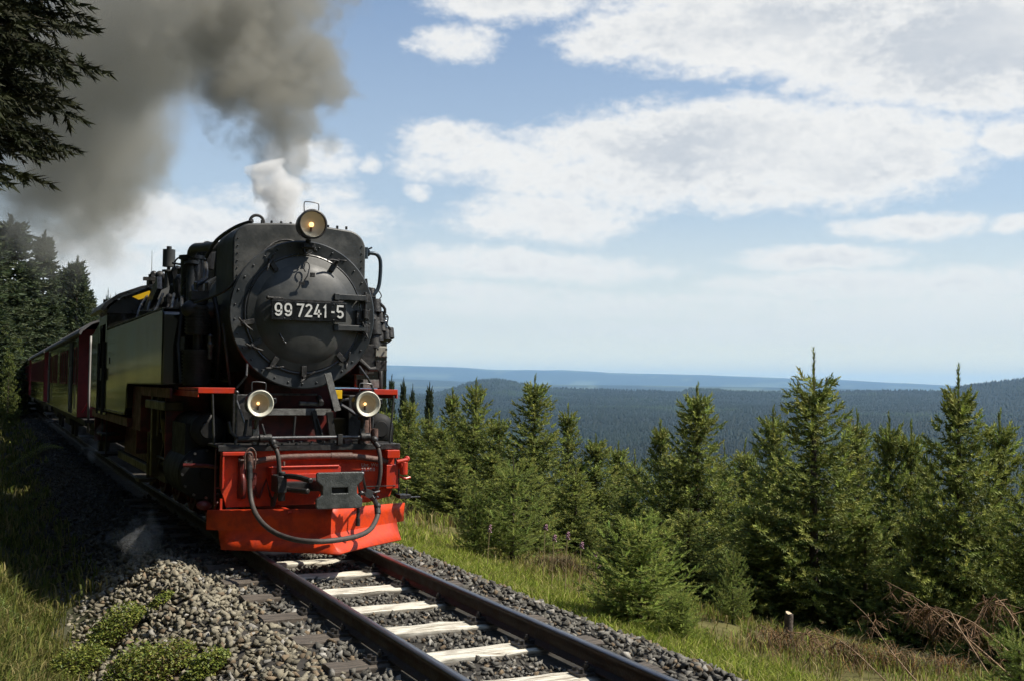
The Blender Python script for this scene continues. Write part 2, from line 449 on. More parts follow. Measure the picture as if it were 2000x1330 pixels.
# weathered wood: pale where scraped clean between the rails, grey brown at the buried ends
m_wood = bpy.data.materials.new('sleeper_wood'); m_wood.use_nodes = True; n = m_wood.node_tree; b = n.nodes['Principled BSDF']
t = node(n, 'ShaderNodeTexCoord'); mp = node(n, 'ShaderNodeMapping'); mp.inputs['Scale'].default_value = (1.2, 22, 10)
oi = node(n, 'ShaderNodeObjectInfo'); ad = node(n, 'ShaderNodeVectorMath', operation='ADD')
n.links.new(t.outputs['Object'], ad.inputs[0]); n.links.new(oi.outputs['Location'], ad.inputs[1]); n.links.new(ad.outputs[0], mp.inputs[0])
sp = node(n, 'ShaderNodeSeparateXYZ'); n.links.new(t.outputs['Object'], sp.inputs[0])
gr = S(n, noise_s(n, mp.outputs[0], 3.0, 8, .7).outputs[0])
ax = S(n, sp.outputs[0])._b('ABSOLUTE', S(n, sp.outputs[0]))
sd = S(n, noise_s(n, ad.outputs[0], 5.0, 4, .6).outputs[0])
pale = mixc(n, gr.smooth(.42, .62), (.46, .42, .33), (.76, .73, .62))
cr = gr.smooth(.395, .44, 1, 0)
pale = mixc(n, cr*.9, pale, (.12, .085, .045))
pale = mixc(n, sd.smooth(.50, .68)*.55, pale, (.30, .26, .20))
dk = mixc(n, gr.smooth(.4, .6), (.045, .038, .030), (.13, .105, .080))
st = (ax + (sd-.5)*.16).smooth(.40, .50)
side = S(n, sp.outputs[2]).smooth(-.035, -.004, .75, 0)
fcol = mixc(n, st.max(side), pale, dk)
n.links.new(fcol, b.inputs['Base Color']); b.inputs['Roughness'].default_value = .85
bp = node(n, 'ShaderNodeBump'); bp.inputs['Strength'].default_value = .6; bp.inputs['Distance'].default_value = .01
n.links.new(gr.v, bp.inputs['Height']); n.links.new(bp.outputs[0], b.inputs['Normal'])
def sleeper_mesh(seed):
    bm = bmesh.new(); bmesh.ops.create_cube(bm, size=1)
    bmesh.ops.subdivide_edges(bm, edges=[e for e in bm.edges if abs(e.verts[0].co.x-e.verts[1].co.x) > .5], cuts=16)
    bmesh.ops.subdivide_edges(bm, edges=[e for e in bm.edges if abs(e.verts[0].co.y-e.verts[1].co.y) > .5], cuts=3)
    for v in bm.verts:
        x, y, z = v.co.x*1.95, v.co.y*.255, v.co.z*.14-.07
        nn = mnoise.noise(Vector((x*3+seed*7, y*9, z*5))); n2 = mnoise.noise(Vector((x*9+seed*7, y*30, z*5)))
        if z > -.01: z += .007*nn + .004*n2 - (.016 if abs(y) > .1 else 0)*max(0, .6+n2)
        y += .012*nn*(1 if y > 0 else -1) + .006*mnoise.noise(Vector((x*12+seed, 3, z)))
        v.co = (x, y, z)
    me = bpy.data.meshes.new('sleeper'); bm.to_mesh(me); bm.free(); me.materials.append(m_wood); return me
smesh = [sleeper_mesh(k) for k in range(5)]
fb_ = MB()
fb_.box(-.17, .17, -.075, .075, .002, .018)
for s in (-1, 1):
    fb_.box(s*.060-.022, s*.060+.022, -.035, .035, .018, .040)
    fb_.cyl((s*.078, 0, .03), (s*.078, 0, .075), .011, n=8); fb_.cyl((s*.078, 0, .045), (s*.078, 0, .062), .02, n=6)
    fb_.cyl((s*.135, .035*s, .01), (s*.135, .035*s, .045), .017, n=6); fb_.cyl((s*.135, -.045*s, .01), (s*.135, -.045*s, .04), .017, n=6)
fo = fb_.build('fastening', m_bolt); fme = fo.data; bpy.data.objects.remove(fo)
SLEEP_Y = [6.80 + .81*k for k in range(-9, 14)]
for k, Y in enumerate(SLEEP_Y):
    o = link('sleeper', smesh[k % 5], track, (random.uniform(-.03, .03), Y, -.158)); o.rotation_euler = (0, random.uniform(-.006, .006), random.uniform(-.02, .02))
    for s in (-1, 1):
        q = link('fastening', fme, o, (s*.53-o.location.x, 0, 0))

# ------------------------------------------------------------------ ballast
def ground_hit(px, py):
    v = ray(px, py); d = 3.0
    while d < 120:
        p = CAMP + v*d; g = tz(p[0], p[1]); x = p[0]-float(cxf(p[1]))
        if -2.45 < x < 1.9: g = max(g, ballast_z(x, p[1]))
        if p[2] <= g: return p[0], p[1], g
        d += .03 + d*.003
    return p[0], p[1], g
def stone_variant(seed):
    rr = random.Random(seed); bm = bmesh.new()
    for k in range(8):
        v = Vector((rr.gauss(0, 1), rr.gauss(0, 1), rr.gauss(0, 1))).normalized()*rr.uniform(.72, 1.12)
        bm.verts.new((v.x*.5*rr.uniform(.9, 1.1), v.y*.40, v.z*.25))
    r = bmesh.ops.convex_hull(bm, input=bm.verts)
    bmesh.ops.delete(bm, geom=[g for g in r['geom_interior'] if isinstance(g, bmesh.types.BMVert)], context='VERTS')
    bmesh.ops.triangulate(bm, faces=bm.faces); bm.verts.ensure_lookup_table(); bm.verts.index_update()
    V = np.array([v.co[:] for v in bm.verts]); F = np.array([[v.index for v in f.verts] for f in bm.faces]); bm.free()
    return V, F
SV = [stone_variant(100+k) for k in range(10)]
m_stone = mat('ballast_stone', (1, 1, 1), .9, attr='tint', c2=(.72, .70, .68), scale=18, bump=.35, bscale=60, spec=.25)
m_grit = mat('ballast_grit', (.030, .028, .025), .95, c2=(.065, .060, .052), scale=30, bump=1.0, bscale=45, spec=.2)
def ballast_z(x, Y):
    z = float(np.interp(x, [-2.5, -2.2, -1.75, -1.35, -1.15, -.95, .95, 1.15, 1.35, 1.75, 2.0], [-.80, -.70, -.45, -.22, -.19, -.20, -.20, -.185, -.22, -.43, -.52]))
    if x < -1.15: z += 0.13*math.exp(-((x+1.45)/.35)**2 - ((Y-10.4)/1.5)**2)
    return z + fbm(x, Y, .5, 2, 7.0)*.025
xs = np.array([-2.45, -2.2, -2.0, -1.75, -1.5, -1.3, -1.1, -.9, -.7, -.5, -.25, 0, .25, .5, .7, .9, 1.1, 1.3, 1.5, 1.75, 1.95])
ysb = np.concatenate([np.arange(-12, 20, .25), np.arange(20, 140, 2.0)])
V = np.array([(x + float(cxf(Y)), Y, ballast_z(x, Y) - .03 - (.05 if x < -2.3 or x > 1.9 else 0)) for Y in ysb for x in xs]); nx = len(xs)
Q = np.array([[a*nx+c, a*nx+c+1, (a+1)*nx+c+1, (a+1)*nx+c] for a in range(len(ysb)-1) for c in range(nx-1)])
bed = link('ballast_bed', np_mesh('ballast_bed', V, Q, [m_grit], smooth=True)); tag(bed, kind='structure')
P = []; 
def add_stones(n, x0, x1, y0, y1, smin, smax, lift=0.0):
    for _ in range(n):
        x, Y = random.uniform(x0, x1), random.uniform(y0, y1)
        s = random.uniform(smin, smax)
        if random.random() < .10: s *= 1.25
        near = min(abs(Y-sy) for sy in SLEEP_Y)
        if abs(x) < 1.0 and near < .15 and Y < 17.4:
            if not (abs(x) > .70 and random.random() < .45 and near > .07): continue
        if abs(abs(x)-.53) < .10: 
            if random.random() < .75 or abs(abs(x)-.53) < .065: continue
        if x < -1.9 and random.random() < (-x-1.9)*1.3: continue
        if x > 1.62 and random.random() < (x-1.62)*3.0: continue
        c = float(cxf(Y)); z = ballast_z(x, Y) + random.uniform(-.012, .022) + lift
        P.append((x + c, Y, z, s))
add_stones(8200, -2.4, -.6, 4.2, 13.5, .050, .115)
add_stones(5200, -.5, .5, 4.2, 12.5, .042, .085)
add_stones(5600, .6, 1.95, 4.2, 13.5, .050, .108)
add_stones(4500, -2.3, -.7, 13.5, 26, .05, .10)
add_stones(900, .9, 1.9, 13.5, 18, .06, .11)
add_stones(3500, -2.2, -.7, 26, 60, .07, .14)
add_stones(1500, -2.4, 1.9, 1.5, 4.2, .045, .085)
P = np.array(P)
# the largest in the picture become stones of their own
def inview_px(p):
    q = CAMR.T @ (p - CAMP)
    if q[2] > -.5: return None
    return CX + F_PX*q[0]/-q[2], CY - F_PX*q[1]/-q[2], -q[2]
score = []
for k in range(len(P)):
    r_ = inview_px(P[k, :3])
    score.append(P[k, 3]/r_[2] if r_ and 0 < r_[0] < 2000 and r_[1] < 1345 and r_[2] < 12 else 0)
order = np.argsort(score)[::-1]; solo = set(order[:300].tolist())
def stone_tint(x, Y=5.0):
    g = random.uniform(.7, 1.35); w = random.random()
    base = np.array((.145, .138, .118)) if x > -.9 else np.array((.250, .226, .165))
    if w < .07: base = np.array((.30, .285, .25))
    elif w < .18: base = np.array((.19, .145, .095))
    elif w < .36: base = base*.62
    if Y > 11.5: base = base*(.42 + .58*max(0, (13-Y)/1.5)) if Y < 13 else base*.42      # shade of the train put into the stone colour
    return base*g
def rot_mats(n, tilt=None):
    q = rng.normal(size=(n, 4)); 
    if tilt is not None:
        a = rng.uniform(0, 2*np.pi, n); q = np.stack([np.cos(a/2), rng.normal(size=n)*tilt, rng.normal(size=n)*tilt, np.sin(a/2)], 1)
    q /= np.linalg.norm(q, axis=1)[:, None]; w, x, y, z = q.T
    return np.stack([1-2*(y*y+z*z), 2*(x*y-z*w), 2*(x*z+y*w), 2*(x*y+z*w), 1-2*(x*x+z*z), 2*(y*z-x*w), 2*(x*z-y*w), 2*(y*z+x*w), 1-2*(x*x+y*y)], 1).reshape(n, 3, 3)
VV, FF, CC = [], [], []; off = 0
rest = np.array([k for k in range(len(P)) if k not in solo])
for vi, (v, f) in enumerate(SV):
    idx = rest[vi::len(SV)]; n_ = len(idx)
    Rm = rot_mats(n_, .35); W = np.einsum('nij,vj->nvi', Rm, v)*P[idx, 3][:, None, None] + P[idx, :3][:, None, :]
    VV.append(W.reshape(-1, 3)); FF.append((f[None] + (np.arange(n_)*len(v))[:, None, None] + off).reshape(-1, 3)); off += n_*len(v)
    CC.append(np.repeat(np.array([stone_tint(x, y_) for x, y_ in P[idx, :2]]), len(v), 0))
o = link('ballast_stones', np_mesh('ballast_stones', np.concatenate(VV), np.concatenate(FF), [m_stone], color=np.concatenate(CC)), bed); tag(o, kind='stuff')
smeshes = {}
for k in order[:300]:
    vi = random.randrange(10); tn = random.randrange(5); left = P[k, 0] < -.9
    key = (vi, tn, left)
    if key not in smeshes:
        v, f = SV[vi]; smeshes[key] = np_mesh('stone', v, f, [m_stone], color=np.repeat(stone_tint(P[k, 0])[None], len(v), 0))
    o = link('stone', smeshes[key], bed, tuple(P[k, :3])); o.scale = [float(P[k, 3])]*3
    o.rotation_euler = (random.gauss(0, .5), random.gauss(0, .5), random.uniform(0, 6.28))

# ================================================================== LOCOMOTIVE
m_black = mat('black_paint', (.013, .014, .015), .30, c2=(.030, .030, .030), scale=5, bump=.12, bscale=22, spec=.55)
m_smoke = mat('smokebox_paint', (.017, .020, .022), .40, c2=(.045, .047, .046), scale=3.2, bump=.10, bscale=14, spec=.5)
m_casing = mat('heater_casing_paint', (.030, .032, .030), .48, c2=(.075, .075, .068), scale=4.0, bump=.35, bscale=4.5, spec=.5)
m_gloss = mat('tank_gloss_black', (.010, .011, .010), .13, c2=(.013, .013, .010), scale=1.4, bump=.05, bscale=4, spec=.6, coat=.9, stretch=(1, 1, .12))
m_steel = mat('worn_steel', (.16, .16, .16), .38, .8, c2=(.06, .06, .062), scale=14)
m_greasy = mat('greasy_iron', (.014, .0135, .013), .5, .2, c2=(.034, .032, .029), scale=12, bump=.3, bscale=30)
m_red = mat('red_frame_paint', (.52, .036, .008), .38, c2=(.40, .028, .014), scale=7, bump=.06, bscale=20)
m_orange = mat('plough_orange_red', (.66, .052, .004), .50, c2=(.42, .034, .008), scale=7, bump=.14, bscale=26)
m_soot = mat('sooty_iron', (.006, .006, .006), .6, c2=(.014, .013, .012), scale=9, spec=.3)
m_dkred = mat('grimy_red', (.13, .014, .010), .5, c2=(.05, .012, .010), scale=8)
m_grey = mat('grey_step_paint', (.17, .17, .16), .6, .2, c2=(.10, .10, .09), scale=20, bump=.8, bscale=160)
m_hose = mat('rubber_hose', (.040, .032, .026), .62, c2=(.065, .053, .043), scale=24, bump=.15, bscale=80)
m_rustpipe = mat('rusty_pipe', (.085, .045, .032), .6, c2=(.15, .085, .065), scale=22, bump=.4, bscale=50)
m_cream = mat('lamp_rim_cream', (.62, .60, .48), .35, c2=(.52, .50, .40), scale=10)
m_white = mat('lettering_white', (.70, .70, .66), .5, c2=(.50, .50, .47), scale=60)
m_plate = mat('number_plate_black', (.008, .009, .010), .25, c2=(.014, .015, .016), scale=8)
m_yellow = mat('yellow_sign_paint', (.75, .46, .01), .4)
m_oily = mat('oily_brown_iron', (.075, .055, .022), .35, .4, c2=(.035, .030, .020), scale=8)
m_brass = mat('pale_cylinder_cap', (.28, .27, .22), .5, c2=(.19, .18, .15), scale=9)
m_reflector = mat('lamp_reflector', (.42, .41, .34), .4, c2=(.36, .35, .28), scale=3)
m_bulb = mat('lit_bulb', (1, .8, .5), .3, emit=(1.0, .52, .18, 2.0))
m_glass = bpy.data.materials.new('lamp_glass'); m_glass.use_nodes = True
b = m_glass.node_tree.nodes['Principled BSDF']; b.inputs['Transmission Weight'].default_value = 1; b.inputs['Roughness'].default_value = .02; b.inputs['IOR'].default_value = 1.1
b.inputs['Base Color'].default_value = (.96, .97, .93, 1)

loco = empty('steam_locomotive', (0, 10.75, 0))
tag(loco, 'black steam engine with red buffer beam, orange snow plough and number 99 7241-5', 'locomotive')
def LP(o):      # parts are modelled in world coordinates, then hung on the locomotive
    o.parent = loco; o.matrix_parent_inverse = Matrix.Translation(-loco.location); return o
def sub(o, p): o.parent = p; return o
CZ = 2.315
# --- smokebox, boiler
s = MB(); s.lathe([(.0, 0), (.60, 0), (.66, .004), (.745, .012), (.757, .0), (.757, -.03), (.745, -.05), (.735, -.06), (.735, -1.5), (.0, -1.5)], (0, 11.05, CZ), n=96)
smokebox = LP(s.build('smokebox', m_smoke, smooth=True, auto=35))
s = MB(); s.cyl((0, 12.5, CZ), (0, 17.6, CZ), .70, n=64); boiler = LP(s.build('boiler', m_black, smooth=True, auto=40))
for Yb in (13.2, 14.6, 16.0):
    s = MB(); s.lathe([(.701, -.03), (.709, -.03), (.709, .03), (.701, .03)], (0, Yb, CZ), n=48, close=True); sub(s.build('boiler_band', m_greasy, smooth=True, auto=35), boiler)
for k in range(28):       # rivets round the front ring
    a = 2*math.pi*(k+.5)/28
    if k % 1 == 0:
        pass
s = MB()
for k in range(30):
    a = 2*math.pi*(k+.5)/30; s.sph((.705*math.cos(a), 11.038, CZ+.705*math.sin(a)), .011, sy=.7, n=8)
q = s.build('rivets', m_smoke, smooth=True); sub(q, smokebox); tag(q, kind='stuff')
# --- smokebox door: flat flange ring and a dished centre
s = MB()
pr = [(.590, 0), (.590, .022), (.580, .030), (.512, .034), (.505, .040)]
for k in range(1, 15):
    t = k/14; r = .505*(1-t) if k < 14 else 0.0
    pr.append((r, .040 + .115*(1 - (r/.505)**2)**.75))
s.lathe(pr, (0, 11.045, CZ+.005), n=96)
m_door = mat('door_paint', (.034, .036, .034), .50, c2=(.075, .075, .068), scale=2.6, bump=.12, bscale=10, spec=.5)
door = LP(s.build('smokebox_door', m_door, smooth=True, auto=40))
s = MB(); s.lathe([(.592, -.004), (.612, -.004), (.612, .016), (.604, .02), (.592, .016)], (0, 11.045, CZ+.005), n=96, close=True); sub(s.build('door_rim', m_black, smooth=True, auto=35), door)
# dogs (clamps) round the door
def dog(ang, r=.598, big=False):
    a = R_(ang); c = Vector((r*math.cos(a), 0, CZ + r*math.sin(a)))
    er = Vector((math.cos(a), 0, math.sin(a))); et = Vector((-math.sin(a), 0, math.cos(a)))
    s = MB()
    Y0 = 11.03
    def p(u, v, y): w = c + er*u + et*v; return (w.x, y, w.z)
    rot = Matrix.Rotation(-a, 3, 'Y')
    cc = p(-.02, 0, 10.995)
    s.box(cc[0]-.055, cc[0]+.055, 10.985, 11.022, cc[2]-.026, cc[2]+.026, rot=rot)
    s.cyl(p(.045, 0, Y0), p(.045, 0, 10.93), .014, n=10)
    s.cyl(p(.045, 0, 10.965), p(.045, 0, 10.935), .028, n=6)
    L = .07 if big else .055
    s.tube([p(.045+.005, -.01, 10.945), p(.02, L*.8, 10.925), p(-.02, L*1.6, 10.90)], [.013, .012, .009], n=8)
    s.tube([p(.05, .005, 10.945), p(.075, -L*.6, 10.93), p(.09, -L, 10.92)], [.012, .011, .009], n=8)
    return sub(s.build('door_clamp', m_greasy, bevel=.003, seg=1, smooth=True, auto=35), door)
for a in (125, 60, 190, 212, 238, 270, 312, 345): dog(a, big=a in (60, 125))
# hinges on the right side of the door
for dz, w in ((.185, .30), (-.130, .30)):
    s = MB(); s.box(.30, .62, 10.915, 10.955, CZ+dz-.030, CZ+dz+.030); s.box(.28, .33, 10.90, 10.95, CZ+dz-.036, CZ+dz+.036)
    s.prism([(.30, CZ+dz-.02), (.30, CZ+dz+.02), (.55, CZ+dz+.02), (.55, CZ+dz-.02)], 10.95, 11.03)
    sub(s.build('hinge_strap', m_smoke, bevel=.006), door)
s = MB(); s.cyl((.625, 10.955, CZ-.20), (.625, 10.955, CZ+.25), .018, n=12)
for dz in (.185, .02, -.13): s.cyl((.625, 10.955, CZ+dz-.045), (.625, 10.955, CZ+dz+.045), .030, n=12); s.box(.60, .68, 10.96, 11.04, CZ+dz-.04, CZ+dz+.04)
sub(s.build('hinge_pin', m_greasy, bevel=.003, smooth=True, auto=35), door)
s = MB(); s.box(.54, .60, 10.97, 11.02, CZ-.09, CZ+.06); s.cyl((.57, 10.98, CZ-.05), (.66, 10.93, CZ-.03), .016, n=10); sub(s.build('catch', m_greasy, bevel=.005), door)
# ledge over the number plate, small fittings on the door
s = MB(); s.tube([(-.40, 10.93, 2.462), (.38, 10.93, 2.452)], .012, n=10); s.box(-.36, .36, 10.885, 10.915, 2.44, 2.452)
s.sph((-.40, 10.93, 2.462), .018, n=10)
sub(s.build('handrail', m_greasy, smooth=True, auto=35), door)
s = MB(); s.box(.015, .06, 10.865, 10.90, 2.685, 2.73); sub(s.build('lamp_bracket', m_greasy, bevel=.003), door)
s = MB(); s.tube([(-.30, 10.965, 2.19), (-.26, 10.93, 2.08), (-.225, 10.91, 2.02)], .009, n=8); s.sph((-.222, 10.905, 2.014), .014, n=8); sub(s.build('door_handle', m_steel, smooth=True), door)
s = MB(); s.tube([(-.035, 10.888, 2.735), (-.055, 10.90, 2.785), (-.035, 10.915, 2.83), (-.005, 10.915, 2.835), (.01, 10.905, 2.80), (.0, 10.89, 2.745), (-.02, 10.875, 2.69), (-.05, 10.868, 2.645)], .0065, n=8, sub=3)
s.box(-.105, -.045, 10.862, 10.872, 2.60, 2.632); sub(s.build('shadow_loop', m_greasy, smooth=True, auto=35), door)  # thin dark loop and tab standing in for a shadow on the door
# number plate with raised figures
NPY = 10.848
s = MB(); s.box(-.382, .388, NPY, NPY+.018, 2.238, 2.432); plate = LP(s.build('number_plate', m_plate, bevel=.004))
s = MB()
for xx in (-.25, .255): s.sph((xx, NPY, 2.255), .009, n=8); s.sph((xx, NPY, 2.416), .007, n=8)
s.box(-.32, -.30, NPY+.018, NPY+.12, 2.30, 2.37); s.box(.30, .32, NPY+.018, NPY+.12, 2.30, 2.37)
sub(s.build('plate_bolts', m_steel), plate)
def arc(cx, cz, rx, rz, a0, a1, n=12): return [(cx + rx*math.cos(R_(a0+(a1-a0)*k/n)), cz + rz*math.sin(R_(a0+(a1-a0)*k/n))) for k in range(n+1)]
def digit(ch, x, z, h, w):
    t = h*.155; i = t/2; X0, X1, Z0, Z1 = x+i, x+w-i, z+i, z+h-i; rx = (X1-X0)/2; cx = (X0+X1)/2
    if ch == '9': return [arc(cx, Z1-rx, rx, rx, 0, 180) + arc(cx, Z1-rx-h*.13, rx, rx, 180, 345), [(X1, Z1-rx), (X1, Z0+rx)] + arc(cx, Z0+rx, rx, rx, 0, -160)[1:]]
    if ch == '7': return [[(X0-i, Z1), (X1+i*.3, Z1), (cx-rx*.45, Z0-i)]]
    if ch == '2': return [arc(cx, Z1-rx, rx, rx, 170, -25) + [(X0, Z0), (X1+i, Z0)]]
    if ch == '4': return [[(X1+i, Z0+h*.20), (X0, Z0+h*.20), (cx+rx*.15, Z1+i)], [(cx+rx*.45, Z0+h*.50), (cx+rx*.45, Z0-i)]]
    if ch == '1': return [[(cx-rx*.9, Z1-h*.20), (cx+rx*.15, Z1), (cx+rx*.15, Z0-i)]]
    if ch == '-': return [[(X0-i*.5, z+h*.45), (X1+i*.5, z+h*.45)]]
    if ch == '5': return [[(X1+i*.6, Z1), (X0+i*.3, Z1), (X0, Z0+h*.47)] + arc(cx, Z0+rx, rx, rx*1.05, 125, -150)]
s = MB(); x = -.352
for ch, w, gap in (('9', .082, .020), ('9', .082, .048), ('7', .078, .012), ('2', .078, .014), ('4', .084, .012), ('1', .056, .032), ('-', .046, .016), ('5', .082, 0)):
    for path in digit(ch, x, 2.275, .134, w*.955): s.strip(path, .0185, .008, NPY-.007)
    x += (w + gap)*.962
sub(s.build('numeral', m_white), plate)
# --- feed water heater casing over the smokebox
def rounded(x0, x1, z0, z1, r, n=8, arch=0.0):
    pts = [(x0, z0)] + [(x0+r-r*math.cos(R_(90*k/n)), z1-r+r*math.sin(R_(90*k/n))) for k in range(n+1)]
    pts += [(x0+r+(x1-x0-2*r)*k/8, z1+arch*math.sin(math.pi*k/8)) for k in range(1, 8)]
    pts += [(x1-r+r*math.sin(R_(90*k/n)), z1-r+r*math.cos(R_(90*k/n))) for k in range(n+1)] + [(x1, z0)]
    return pts
s = MB(); s.prism(rounded(-.70, .70, 2.45, 3.235, .20, arch=.03), 11.20, 12.05); cas = LP(s.build('heater_casing', m_casing, bevel=.018, smooth=True, auto=35, seg=3))
s = MB()
for k in range(11): s.cyl((-.5+.1*k, 11.26, 3.25), (-.5+.1*k, 11.26, 3.282), .013, n=6)
for k in range(7):
    for sx in (-1, 1): s.sph((sx*.655, 11.195, 2.62+.075*k), .008, n=6)
q = sub(s.build('casing_bolts', m_greasy), cas); tag(q, kind='stuff')
s = MB(); s.tube([(-.44, 11.62, 3.24), (-.44, 11.62, 3.33), (-.40, 11.62, 3.375), (-.34, 11.62, 3.375), (-.30, 11.62, 3.33), (-.30, 11.62, 3.25)], .016, n=8, sub=3); sub(s.build('lifting_eye', m_greasy, smooth=True), cas)
# rolled plate edge of the casing running back on the left
s = MB(); s.tube([(-.50, 11.25, 3.26), (-.62, 11.5, 3.22), (-.73, 11.9, 3.12), (-.76, 12.3, 2.98)], .020, n=8, sub=4); sub(s.build('casing_handrail', m_greasy, smooth=True), cas)
s = MB(); s.cyl((0, 12.32, 2.9), (0, 12.32, 3.28), .24, .22, n=32); s.lathe([(.20, 0), (.25, 0), (.25, .05), (.20, .05)], (0, 12.32, 3.27), axis=(0, 0, 1), n=32, close=True)
LP(s.build('chimney', m_greasy, smooth=True, auto=35))
s = MB(); s.lathe([(0, .34), (.14, .32), (.24, .24), (.27, .1), (.27, 0)], (0, 13.3, 2.98), axis=(0, 0, 1), n=32); LP(s.build('steam_dome', m_black, smooth=True, auto=40))
s = MB(); s.box(-.36, .36, 13.9, 16.9, 2.8, 3.26); LP(s.build('sand_box', m_black, bevel=.05, seg=3))  # long box, sized so that its shadow reaches across the left verge

# --- lamps
def lamp(x, y, z, r, L, mount, top=False):
    s = MB(); k = r/.14
    s.lathe([(0, -L), (r*.55, -L), (r*.80, -L*.86), (r*.93, -L*.55), (r*.95, -.03), (r, -.025), (r*1.0, 0), (r*.93, .004), (r*.93, -.01)], (x, y, z), n=48)
    h = LP(s.build('headlamp', m_black, smooth=True, auto=35))
    s = MB()
    if top: s.lathe([(r*.945, -.012), (r*.945, .006), (r*.90, .010), (r*.86, .004), (r*.86, -.02)], (x, y, z), n=48)
    else: s.lathe([(r*.945, -.012), (r*.955, .010), (r*.90, .016), (r*.69, -.004), (r*.68, -.05)], (x, y, z), n=48)
    sub(s.build('lamp_rim', m_greasy if top else m_cream, smooth=True, auto=40), h)
    rr = .86 if top else .70; d = .02 if top else .05
    s = MB(); s.lathe([(r*rr, -d), (r*rr*.85, -d-.03*k), (r*rr*.5, -d-.055*k), (0, -d-.065*k)], (x, y, z), n=40); sub(s.build('reflector', m_reflector, smooth=True), h)
    s = MB(); s.sph((x, y+d+.030*k, z), .016*k*(1.5 if top else 1), n=12); sub(s.build('bulb', m_bulb, smooth=True), h)
    s = MB(); s.cyl((x, y+d+.04*k, z-.065*k), (x, y+d+.036*k, z-.02), .011*k, n=8); sub(s.build('bulb_holder', m_rustpipe), h)
    s = MB(); s.lathe([(r*rr, 0), (r*rr*.6, .006), (0, .010)], (x, y-.004+ (0 if top else .02), z), n=40); sub(s.build('lens', m_glass, smooth=True), h)
    s = MB(); w = r*.48
    s.tube([(x-w, y+.07, z+r*.86), (x-w*1.05, y+.07, z+r*1.42), (x-w*.7, y+.07, z+r*1.54), (x+w*.7, y+.07, z+r*1.50), (x+w*1.05, y+.07, z+r*1.36), (x+w, y+.07, z+r*.84)], .0055, n=8, sub=3)
    sub(s.build('carrying_handle', m_steel, smooth=True), h)
    if not top:
        s = MB(); s.tube([(x+r*.9, y+.05, z+r*.35), (x+r*1.2, y+.05, z+r*.36), (x+r*1.22, y+.05, z+.01), (x+r*.95, y+.05, z-.01)], .006, n=6); sub(s.build('lamp_latch', m_steel), h)
    return h
h = lamp(.0, 10.77, 3.21, .150, .26, None, True)
s = MB(); s.tube([(.0, 10.93, 3.07), (.0, 10.95, 2.99), (.0, 11.2, 2.95)], .028, n=10); s.box(-.06, .06, 10.88, 11.0, 2.985, 3.03); s.cyl((-.07, 10.94, 2.985), (.08, 10.94, 2.985), .016, n=8); s.cyl((.07, 10.9, 2.95), (.07, 10.98, 2.99), .02, n=6)
s.tube([(-.05, 10.90, 2.97), (-.04, 10.89, 2.93), (.0, 10.89, 2.915), (.03, 10.90, 2.94)], .007, n=8, sub=3)
sub(s.build('lamp_stand', m_greasy, bevel=.003, seg=1), h)
for sx in (-1, 1):
    h = lamp(sx*.54, 10.56, 1.417, .135, .24, None)
    s = MB(); X = sx*.54
    s.tube([(X, 10.68, 1.29), (X, 10.70, 1.22), (X-.02*sx, 10.72, 1.05), (X-.02*sx, 10.74, 1.0)], .022, n=8)
    s.box(X-.04, X+.04, 10.64, 10.76, 1.255, 1.285); s.box(X-.045, X+.005, 10.655, 10.70, 1.02, 1.17)
    sub(s.build('lamp_stand', m_steel if sx < 0 else m_greasy, bevel=.003, seg=1), h)
# --- electrical conduit over the smokebox to the lamps
s = MB(); s.tube([(.0, 11.18, 3.02), (-.12, 11.17, 3.08), (-.28, 11.17, 3.05), (-.45, 11.12, 2.90), (-.62, 11.10, 2.72), (-.78, 11.2, 2.52), (-1.0, 11.6, 2.42)], .012, n=8, sub=5)
s.box(-.47, -.36, 11.12, 11.17, 2.88, 2.92, rot=Matrix.Rotation(R_(-40), 3, 'Y')); s.box(-.37, -.28, 11.12, 11.17, 2.97, 3.01, rot=Matrix.Rotation(R_(-35), 3, 'Y'))
LP(s.build('conduit', m_greasy, smooth=True, auto=35))
# --- running boards
for sx in (-1, 1):
    s = MB(); w_ = 1.07 if sx < 0 else .97; a, b_ = sorted((sx*.71, sx*w_)); s.box(a, b_, 10.88, 12.02, 1.535, 1.562); s.box(a, b_, 10.872, 10.882, 1.508, 1.564)
    a, b_ = sorted((sx*(w_-.012), sx*(w_+.002))); s.box(a, b_, 10.88, 12.4, 1.47, 1.53)
    LP(s.build('running_board', m_red, bevel=.004, seg=1))
    s = MB(); X = sx*.70
    s.cyl((X, 10.87, 1.53), (X*1.0, 10.88, 1.005), .012, n=8); s.cyl((sx*.93, 10.88, 1.50), (sx*.90, 10.90, 1.005), .011, n=8)
    s.tube([(X, 10.87, 1.565), (sx*.62, 10.82, 1.68), (sx*.58, 10.98, 1.80)], .012, n=8); s.sph((X, 10.87, 1.52), .022, n=8)
    s.tube([(X, 10.87, 1.44), (sx*.63, 10.82, 1.22)], .011, n=8)
    LP(s.build('board_stay', m_steel, smooth=True, auto=35))
